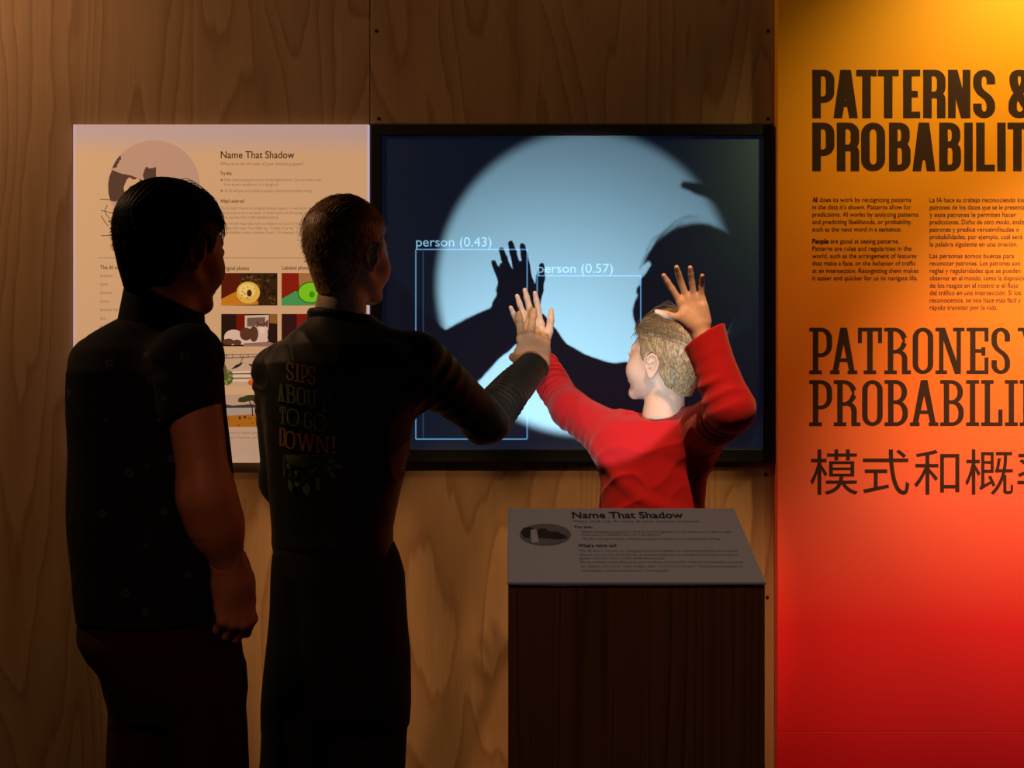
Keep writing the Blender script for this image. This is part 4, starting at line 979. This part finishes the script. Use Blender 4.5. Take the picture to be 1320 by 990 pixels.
gs = add('shirt', (SHV, SHF), BLK, guy, 'black long-sleeved sweatshirt with a printed back')
ring = []
for i in range(33):
    a = 2*PI*i/32; c = w3(438.5, 412, TY); ring.append((c[0]+.066*math.cos(a), c[1]+.066*math.sin(a), c[2]-.010*math.cos(a)-.008*math.sin(a)))
c_ = add('collar', field([Cone(ring[i], ring[i+1], .006, .006, .0006, u=(0, 0, 1), ratio=2.0) for i in range(32)], .0026), BLK, guy); c_.parent = gs; c_.matrix_parent_inverse = gs.matrix_world.inverted()
PAN = cloth('charcoal baggy trousers', (.009, .009, .007), .85, .2, .2)
def foldpost(sd, amp=.006):
    return lambda F, x, y, z: F-amp*wob(x*1.4, y*1.4, z*.35, 24, sd)-amp*.5*wob(x, y, z*.5, 50, sd+1)
pr = [Loft(lsec([(700, 358, 505, .115), (712, 354, 510, .12), (738, 352, 517, .13), (785, 350, 521, .135), (840, 346, 525, .135), (880, 343, 524, .13), (910, 341, 523, .115), (932, 342, 520, .09)], TY), k=.02, n=2.6)]
for c_, cols, dy in ((lgs[0][2], [(860, 352, 428), (900, 344, 426), (935, 340, 423), (990, 336, 419), (1120, 336, 412)], -.01), (lgs[1][2], [(860, 438, 516), (900, 432, 521), (935, 427, 521), (990, 427, 519), (1120, 432, 512)], .02)):
    pr.append(Loft(lsec([(r_[0], r_[1], r_[2], .095) for r_ in cols], TY+dy)+[(.10, c_[0], c_[1]+.02, .075, .09)], k=.012, n=2.3))
add('trousers', field(pr, .006, foldpost(71)), PAN, guy)
for (_, _, c_) in lgs: shoe(c_[0]+.02, c_[1]+.02, .75, M['shoe'], guy, 1.05)
# print on the back : lettering pressed onto the cloth
bvh = BVHTree.FromPolygons([tuple(v) for v in SHV], [tuple(f) for f in SHF])
def press(x, y, l):
    o = Vector((0, -4, CZ)); d = (W(x, y, TY)-o).normalized(); hit, nrm, _, _ = bvh.ray_cast(o, d)
    if hit is None: return W(x, y, TY-.12)
    return hit-d*(.0035+l)
def subd(polys, mx=2.5):    # cut long flat pieces so that they follow the cloth
    out = []
    for q in polys:
        if len(q) == 4:
            a, b, c, d = [np.array(p) for p in q]
            n = max(1, int(max(np.linalg.norm(b-a), np.linalg.norm(c-d))/mx)); m = max(1, int(max(np.linalg.norm(d-a), np.linalg.norm(c-b))/mx))
            f = lambda u, v: tuple((a*(1-u)+b*u)*(1-v)+(d*(1-u)+c*u)*v)
            for i in range(n):
                for j in range(m): out.append([f(i/n, j/m), f((i+1)/n, j/m), f((i+1)/n, (j+1)/m), f(i/n, (j+1)/m)])
        else: out.append(q)
    return out
INK = {'o': mat('faded orange print', (.22, .09, .035), .8), 'g': mat('faded green print', (.055, .095, .03), .8), 'y': mat('faded yellow print', (.20, .14, .04), .8)}
def shirt_row(items, m, label, tilt, sw=2.4, hw=2.0, slab=1.6):
    P = Print(press)
    for ch, x0, x1, yt, yb in items:
        sl = slab if ch in 'IPTABEUNW' else 0
        for q in subd(glyph(ch, x0, x1, yt, yb, sw, hw, sl)): P.poly([(x, y+(x-(x0+x1)/2)*tilt) for x, y in q])
    o = P.build('lettering', m, guy, label); o.parent = gs; o.matrix_parent_inverse = gs.matrix_world.inverted()
z3 = lambda v: 340+v/4.95
zz = lambda r: [(c, z3(a), z3(b), 450+u/4.95, 450+v/4.95) for c, a, b, u, v in r]
shirt_row(zz([('S', 142, 192, 84, 200), ('I', 198, 230, 92, 208), ('P', 232, 282, 100, 216), ('S', 280, 330, 110, 228)]), INK['o'], 'orange lettering reading SIPS', .12)
shirt_row(zz([('A', 88, 134, 222, 334), ('B', 140, 204, 228, 346), ('O', 210, 268, 242, 358), ('U', 272, 338, 262, 380), ('T', 344, 422, 284, 396)]), INK['g'], 'green lettering reading ABOUT', .14)
shirt_row(zz([('T', 100, 142, 366, 480), ('O', 144, 226, 378, 492), ('G', 258, 306, 398, 510), ('O', 314, 402, 414, 530)]), INK['g'], 'green lettering reading TO GO', .10)
shirt_row(zz([('D', 100, 138, 502, 618), ('O', 136, 200, 522, 638), ('W', 218, 322, 540, 652), ('N', 332, 418, 556, 664)]), INK['o'], 'orange lettering reading DOWN', .07)
shirt_row(zz([('!', 430, 464, 556, 668)]), INK['y'], 'yellow exclamation mark', 0, 4.2, 3)
P = Print(press); zq = lambda pts: zp(pts, 340, 450, 4.95)
def ssub(pts, n=6):
    out = []
    for a, b in zip(pts[:-1], pts[1:]): out += [(a[0]+(b[0]-a[0])*i/n, a[1]+(b[1]-a[1])*i/n) for i in range(n)]
    return out+[pts[-1]]
for k_ in range(9):
    a = .02+k_*.16; r_ = 285-k_*22
    P.stroke(ssub(zq([(136, 676), (136+r_*math.cos(a), 680+r_*math.sin(a)*.55)])), .8+.1*k_)
P.stroke(ssub(zq([(128, 676), (128, 810)])), 1.0); P.stroke(ssub(zq([(128, 674), (420, 682)]), 12), .8)
for cx, cy, rx, ry in ((190, 798, 26, 20), (150, 790, 20, 26), (222, 822, 24, 44), (275, 800, 30, 34), (330, 742, 16, 16), (370, 776, 18, 20), (310, 830, 22, 36)):
    pts = [(cx+rx*math.cos(2*PI*i/20), cy+ry*math.sin(2*PI*i/20)) for i in range(21)]; P.stroke(zq(pts), .55)
def leaf(cx, cy, l, w_, a):
    c_, s_ = math.cos(a), math.sin(a); n = 8
    e = [(l*t, w_*math.sin(PI*t)**.8*(1+.15*((i % 2)*2-1))) for i, t in enumerate([j/n for j in range(n+1)])]
    pts = [(cx+x*c_-y*s_, cy+x*s_+y*c_) for x, y in e]+[(cx+x*c_+y*s_, cy+x*s_-y*c_) for x, y in e[::-1]]
    P.poly(zq(pts))
for lf in ((160, 830, 85, 14, 1.35), (210, 845, 36, 16, 1.5), (275, 850, 85, 24, 1.6), (345, 815, 92, 17, 1.55), (190, 785, 30, 15, .2), (400, 720, 62, 18, -.15), (405, 748, 40, 16, .9), (445, 740, 68, 17, .25), (415, 785, 60, 16, .75), (140, 730, 45, 10, .8), (300, 780, 40, 9, -.3)): leaf(*lf)
P.stroke(ssub(zq([(320, 760), (360, 735), (405, 735)])), .6); P.stroke(ssub(zq([(250, 860), (262, 810), (330, 770)])), .6)
o = P.build('vine_print', INK['g'], guy, 'green printed hop vine with rays'); o.parent = gs; o.matrix_parent_inverse = gs.matrix_world.inverted()

# ------------------------------------------------------------------ the man in the patterned shirt
MY = -1.48
man = person(float(w3(215, 700, MY)[0]), MY, 'man with dark hair in a dark short-sleeved collared shirt, standing at the far left')
SK3 = skin('dim skin', (.44, .19, .11))
hm = head_frame(w3(223, 325, MY), math.radians(37), math.radians(-4), math.radians(0), 1.03)
inv = np.linalg.inv(hm); nb = toL(w3(208, 440, MY-.01))
V, F = field(head_prims(nb, .061, 1.10), .0026); parts = [(xf(hm, V), F)]
shm = w3(243, 470, MY-.13); elm = w3(266, 640, MY-.15); wrm = w3(300, 744, MY-.09)
Zb = nv((.62, -.78, 0)); mM = frame(wrm, (.10, .02, -1), Zb)
prM, _, _ = hand(mM, .95, -1, [(.8, 1.1, .6), (.85, 1.15, .6), (.9, 1.15, .6), (.95, 1.15, .6)], [.04, 0, -.04, -.10], [(.024, .026, -.014), (.036, .048, -.028), (.034, .066, -.042), (.022, .080, -.052)], k=.007)
fm = elm+(wrm-elm)*.35
prM += [Cone(shm, elm, .051, .044, .02), Cone(elm, fm, .044, .041, .04), Cone(fm, wrm, .041, .0265, .04)]
parts.append(field(prM, .0024))
slm = w3(125, 470, MY+.06); elm2 = w3(135, 640, MY+.09); wrm2 = w3(160, 740, MY+.12)
mm2 = frame(wrm2, (.1, .1, -1), (-.8, .5, 0)); prN, _, _ = hand(mm2, 1.0, 1, [.4]*4, [.04, 0, -.04, -.1]); prN += [Cone(slm, elm2, .05, .04, .02), Cone(elm2, wrm2, .04, .026, .02)]
parts.append(field(prN, .003))
base = [Loft(lsec([(425, 165, 245, .055), (450, 120, 262, .09), (560, 110, 272, .105), (700, 115, 285, .11), (800, 125, 290, .11)], MY))]
mlegs = [(w3(185, 850, MY+.03), np.array([-.692, MY+.03, .46]), np.array([-.70, MY, .06])), (w3(245, 850, MY-.02), np.array([-.585, MY-.04, .46]), np.array([-.575, MY-.05, .06]))]
for a_, b_, c_ in mlegs: base += [Cone(a_, b_, .05, .045, .03), Cone(b_, c_, .045, .035, .02)]
parts.append(field(base, .01))
add('body', join(parts), SK3, man); eyes(hm, man)
ML = hairline([(-.12, -.075), (-.085, -.078), (-.05, -.064), (-.030, -.025), (-.012, .024), (.016, .024), (.022, -.004), (.034, .002), (.040, .03), (.055, .050), (.075, .052), (.12, .05)])
V, F = hair_mesh(.0022, ML, .009, .006, 15, .002, 44, .104); hp = [(xf(hm, V), F)]
V, F = tubes(strands(260, 14, (-1.2, 1.3), (-.02, .05), .098, .010, .009, .3, .006, .003), .0008, .0003); hp.append((xf(hm, V), F))
V, F = tubes(fuzz(900, 16, ML, .007, .006), .0007, .0002); hp.append((xf(hm, V), F))
add('hair', join(hp), hairmat('near black hair', (.0015, .001, .001), (.004, .003, .003), .06), man)
def pattern(name):
    m = cloth(name, (.006, .007, .010), .85, 0, .2); nt = m.node_tree; N = nt.nodes; L = nt.links; b = N['Principled BSDF']; tc = N.new('ShaderNodeTexCoord')
    v = N.new('ShaderNodeTexVoronoi'); v.inputs['Scale'].default_value = 25; L.new(tc.outputs['Object'], v.inputs['Vector'])
    n = N.new('ShaderNodeTexNoise'); n.inputs['Scale'].default_value = 260; L.new(tc.outputs['Object'], n.inputs['Vector'])
    ad = N.new('ShaderNodeMath'); ad.operation = 'MULTIPLY_ADD'; ad.inputs[1].default_value = .14; L.new(n.outputs[0], ad.inputs[0]); L.new(v.outputs['Distance'], ad.inputs[2])
    cr = N.new('ShaderNodeValToRGB'); e = cr.color_ramp.elements; e[0].position = .14; e[0].color = (0, 0, 0, 1); e[1].position = .30; e[1].color = (0, 0, 0, 1)
    q = e.new(.20); q.color = (1, 1, 1, 1); q = e.new(.25); q.color = (.5, .5, .5, 1)
    L.new(ad.outputs[0], cr.inputs[0]); mx = N.new('ShaderNodeMix'); mx.data_type = 'RGBA'; mx.inputs[6].default_value = (.006, .007, .010, 1); mx.inputs[7].default_value = (.055, .060, .055, 1)
    sp = N.new('ShaderNodeSeparateColor'); L.new(v.outputs['Color'], sp.inputs[0]); gt = N.new('ShaderNodeMath'); gt.operation = 'GREATER_THAN'; gt.inputs[1].default_value = .45; L.new(sp.outputs[0], gt.inputs[0])
    ml = N.new('ShaderNodeMath'); ml.operation = 'MULTIPLY'; L.new(cr.outputs[0], ml.inputs[0]); L.new(gt.outputs[0], ml.inputs[1])
    L.new(ml.outputs[0], mx.inputs[0]); L.new(mx.outputs[2], b.inputs['Base Color']); return m
PAT = pattern('navy shirt with small ring flowers')
sle = w3(243, 540, MY-.14)
pr = [Loft(lsec([(408, 160, 256, .062, -.01), (420, 140, 266, .078, -.01), (434, 118, 274, .10), (452, 102, 280, .12), (480, 92, 287, .135), (540, 90, 292, .14), (620, 92, 300, .145), (700, 97, 305, .15), (770, 104, 306, .15), (792, 108, 304, .148)], MY), n=2.2, k=.03),
      Cone(shm+[0, 0, .0], shm-[0, 0, .01], .060, .060, .05), Cone(slm, slm+(elm2-slm)*.35, .055, .055, .04)]
slv = [Cone(shm+[0, 0, .01], sle, .062, .0575, .05, wr=(.004, .04, 81, 1.5)), Cone(sle-(sle-shm)*.08, sle+(elm-sle)*.4, .0535, .052, .004, op='-')]
nbw = w3(205, 430, MY); nup = w3(214, 380, MY)-nbw
sax = nv(elm-shm)
def post(F, x, y, z):
    F = F-.004*wob(x, y, z*.6, 18, 91)-.002*wob(x, y, z, 45, 92)
    return F
def post2(F, x, y, z):
    q = w3(242, 537, MY-.14)
    return np.maximum(F-.002*wob(x, y, z, 40, 92), (x-q[0])*.35-(y-q[1])*.10-(z-q[2])*.93)
ms = add('shirt', join([field(pr, .004, post), field(slv, .003, post2)]), PAT, man, 'dark short-sleeved shirt with faint small ring pattern')
# collar : leaning band round the neck, open at the front
def post(F, x, y, z):
    a = w3(166, 354, MY); b = w3(254, 400, MY); t_ = nv([b[0]-a[0], 0, b[2]-a[2]]); n_ = np.array([-t_[2], 0, t_[0]])
    return np.maximum(F, (x-a[0])*n_[0]+(z-a[2])*n_[2])
cpr = [Cone(w3(207, 436, MY-.01), w3(213, 350, MY-.01), .084, .0685, .01), Cone(w3(208, 440, MY-.01), w3(216, 335, MY-.01), .0635, .0635, .003, op='-')]
c_ = add('collar', field(cpr, .0028, post), PAT, man); c_.parent = ms; c_.matrix_parent_inverse = ms.matrix_world.inverted()
BRN = cloth('dark maroon trousers', (.024, .006, .005), .85, .2, .2)
pr = [Loft(lsec([(782, 112, 302, .135), (800, 109, 305, .14), (820, 110, 309, .15), (842, 120, 312, .15), (862, 136, 314, .15), (890, 144, 314, .14), (915, 160, 300, .12)], MY), k=.03, n=2.4)]
for c_, cols, dy in ((mlegs[0][2], [(868, 150, 240), (900, 147, 236), (940, 145, 234), (990, 144, 232), (1120, 150, 222)], .02), (mlegs[1][2], [(868, 222, 308), (900, 222, 314), (940, 222, 317), (990, 225, 318), (1120, 236, 312)], -.03)):
    pr.append(Loft(lsec([(r_[0], r_[1], r_[2], .105) for r_ in cols], MY+dy)+[(.10, c_[0], c_[1]+.02, .08, .095)], k=.03, n=2.3))
add('trousers', field(pr, .006, foldpost(95, .004)), BRN, man)

for (_, _, c_) in mlegs: shoe(c_[0]+.02, c_[1]+.03, .75, M['shoe'], man, 1.1)
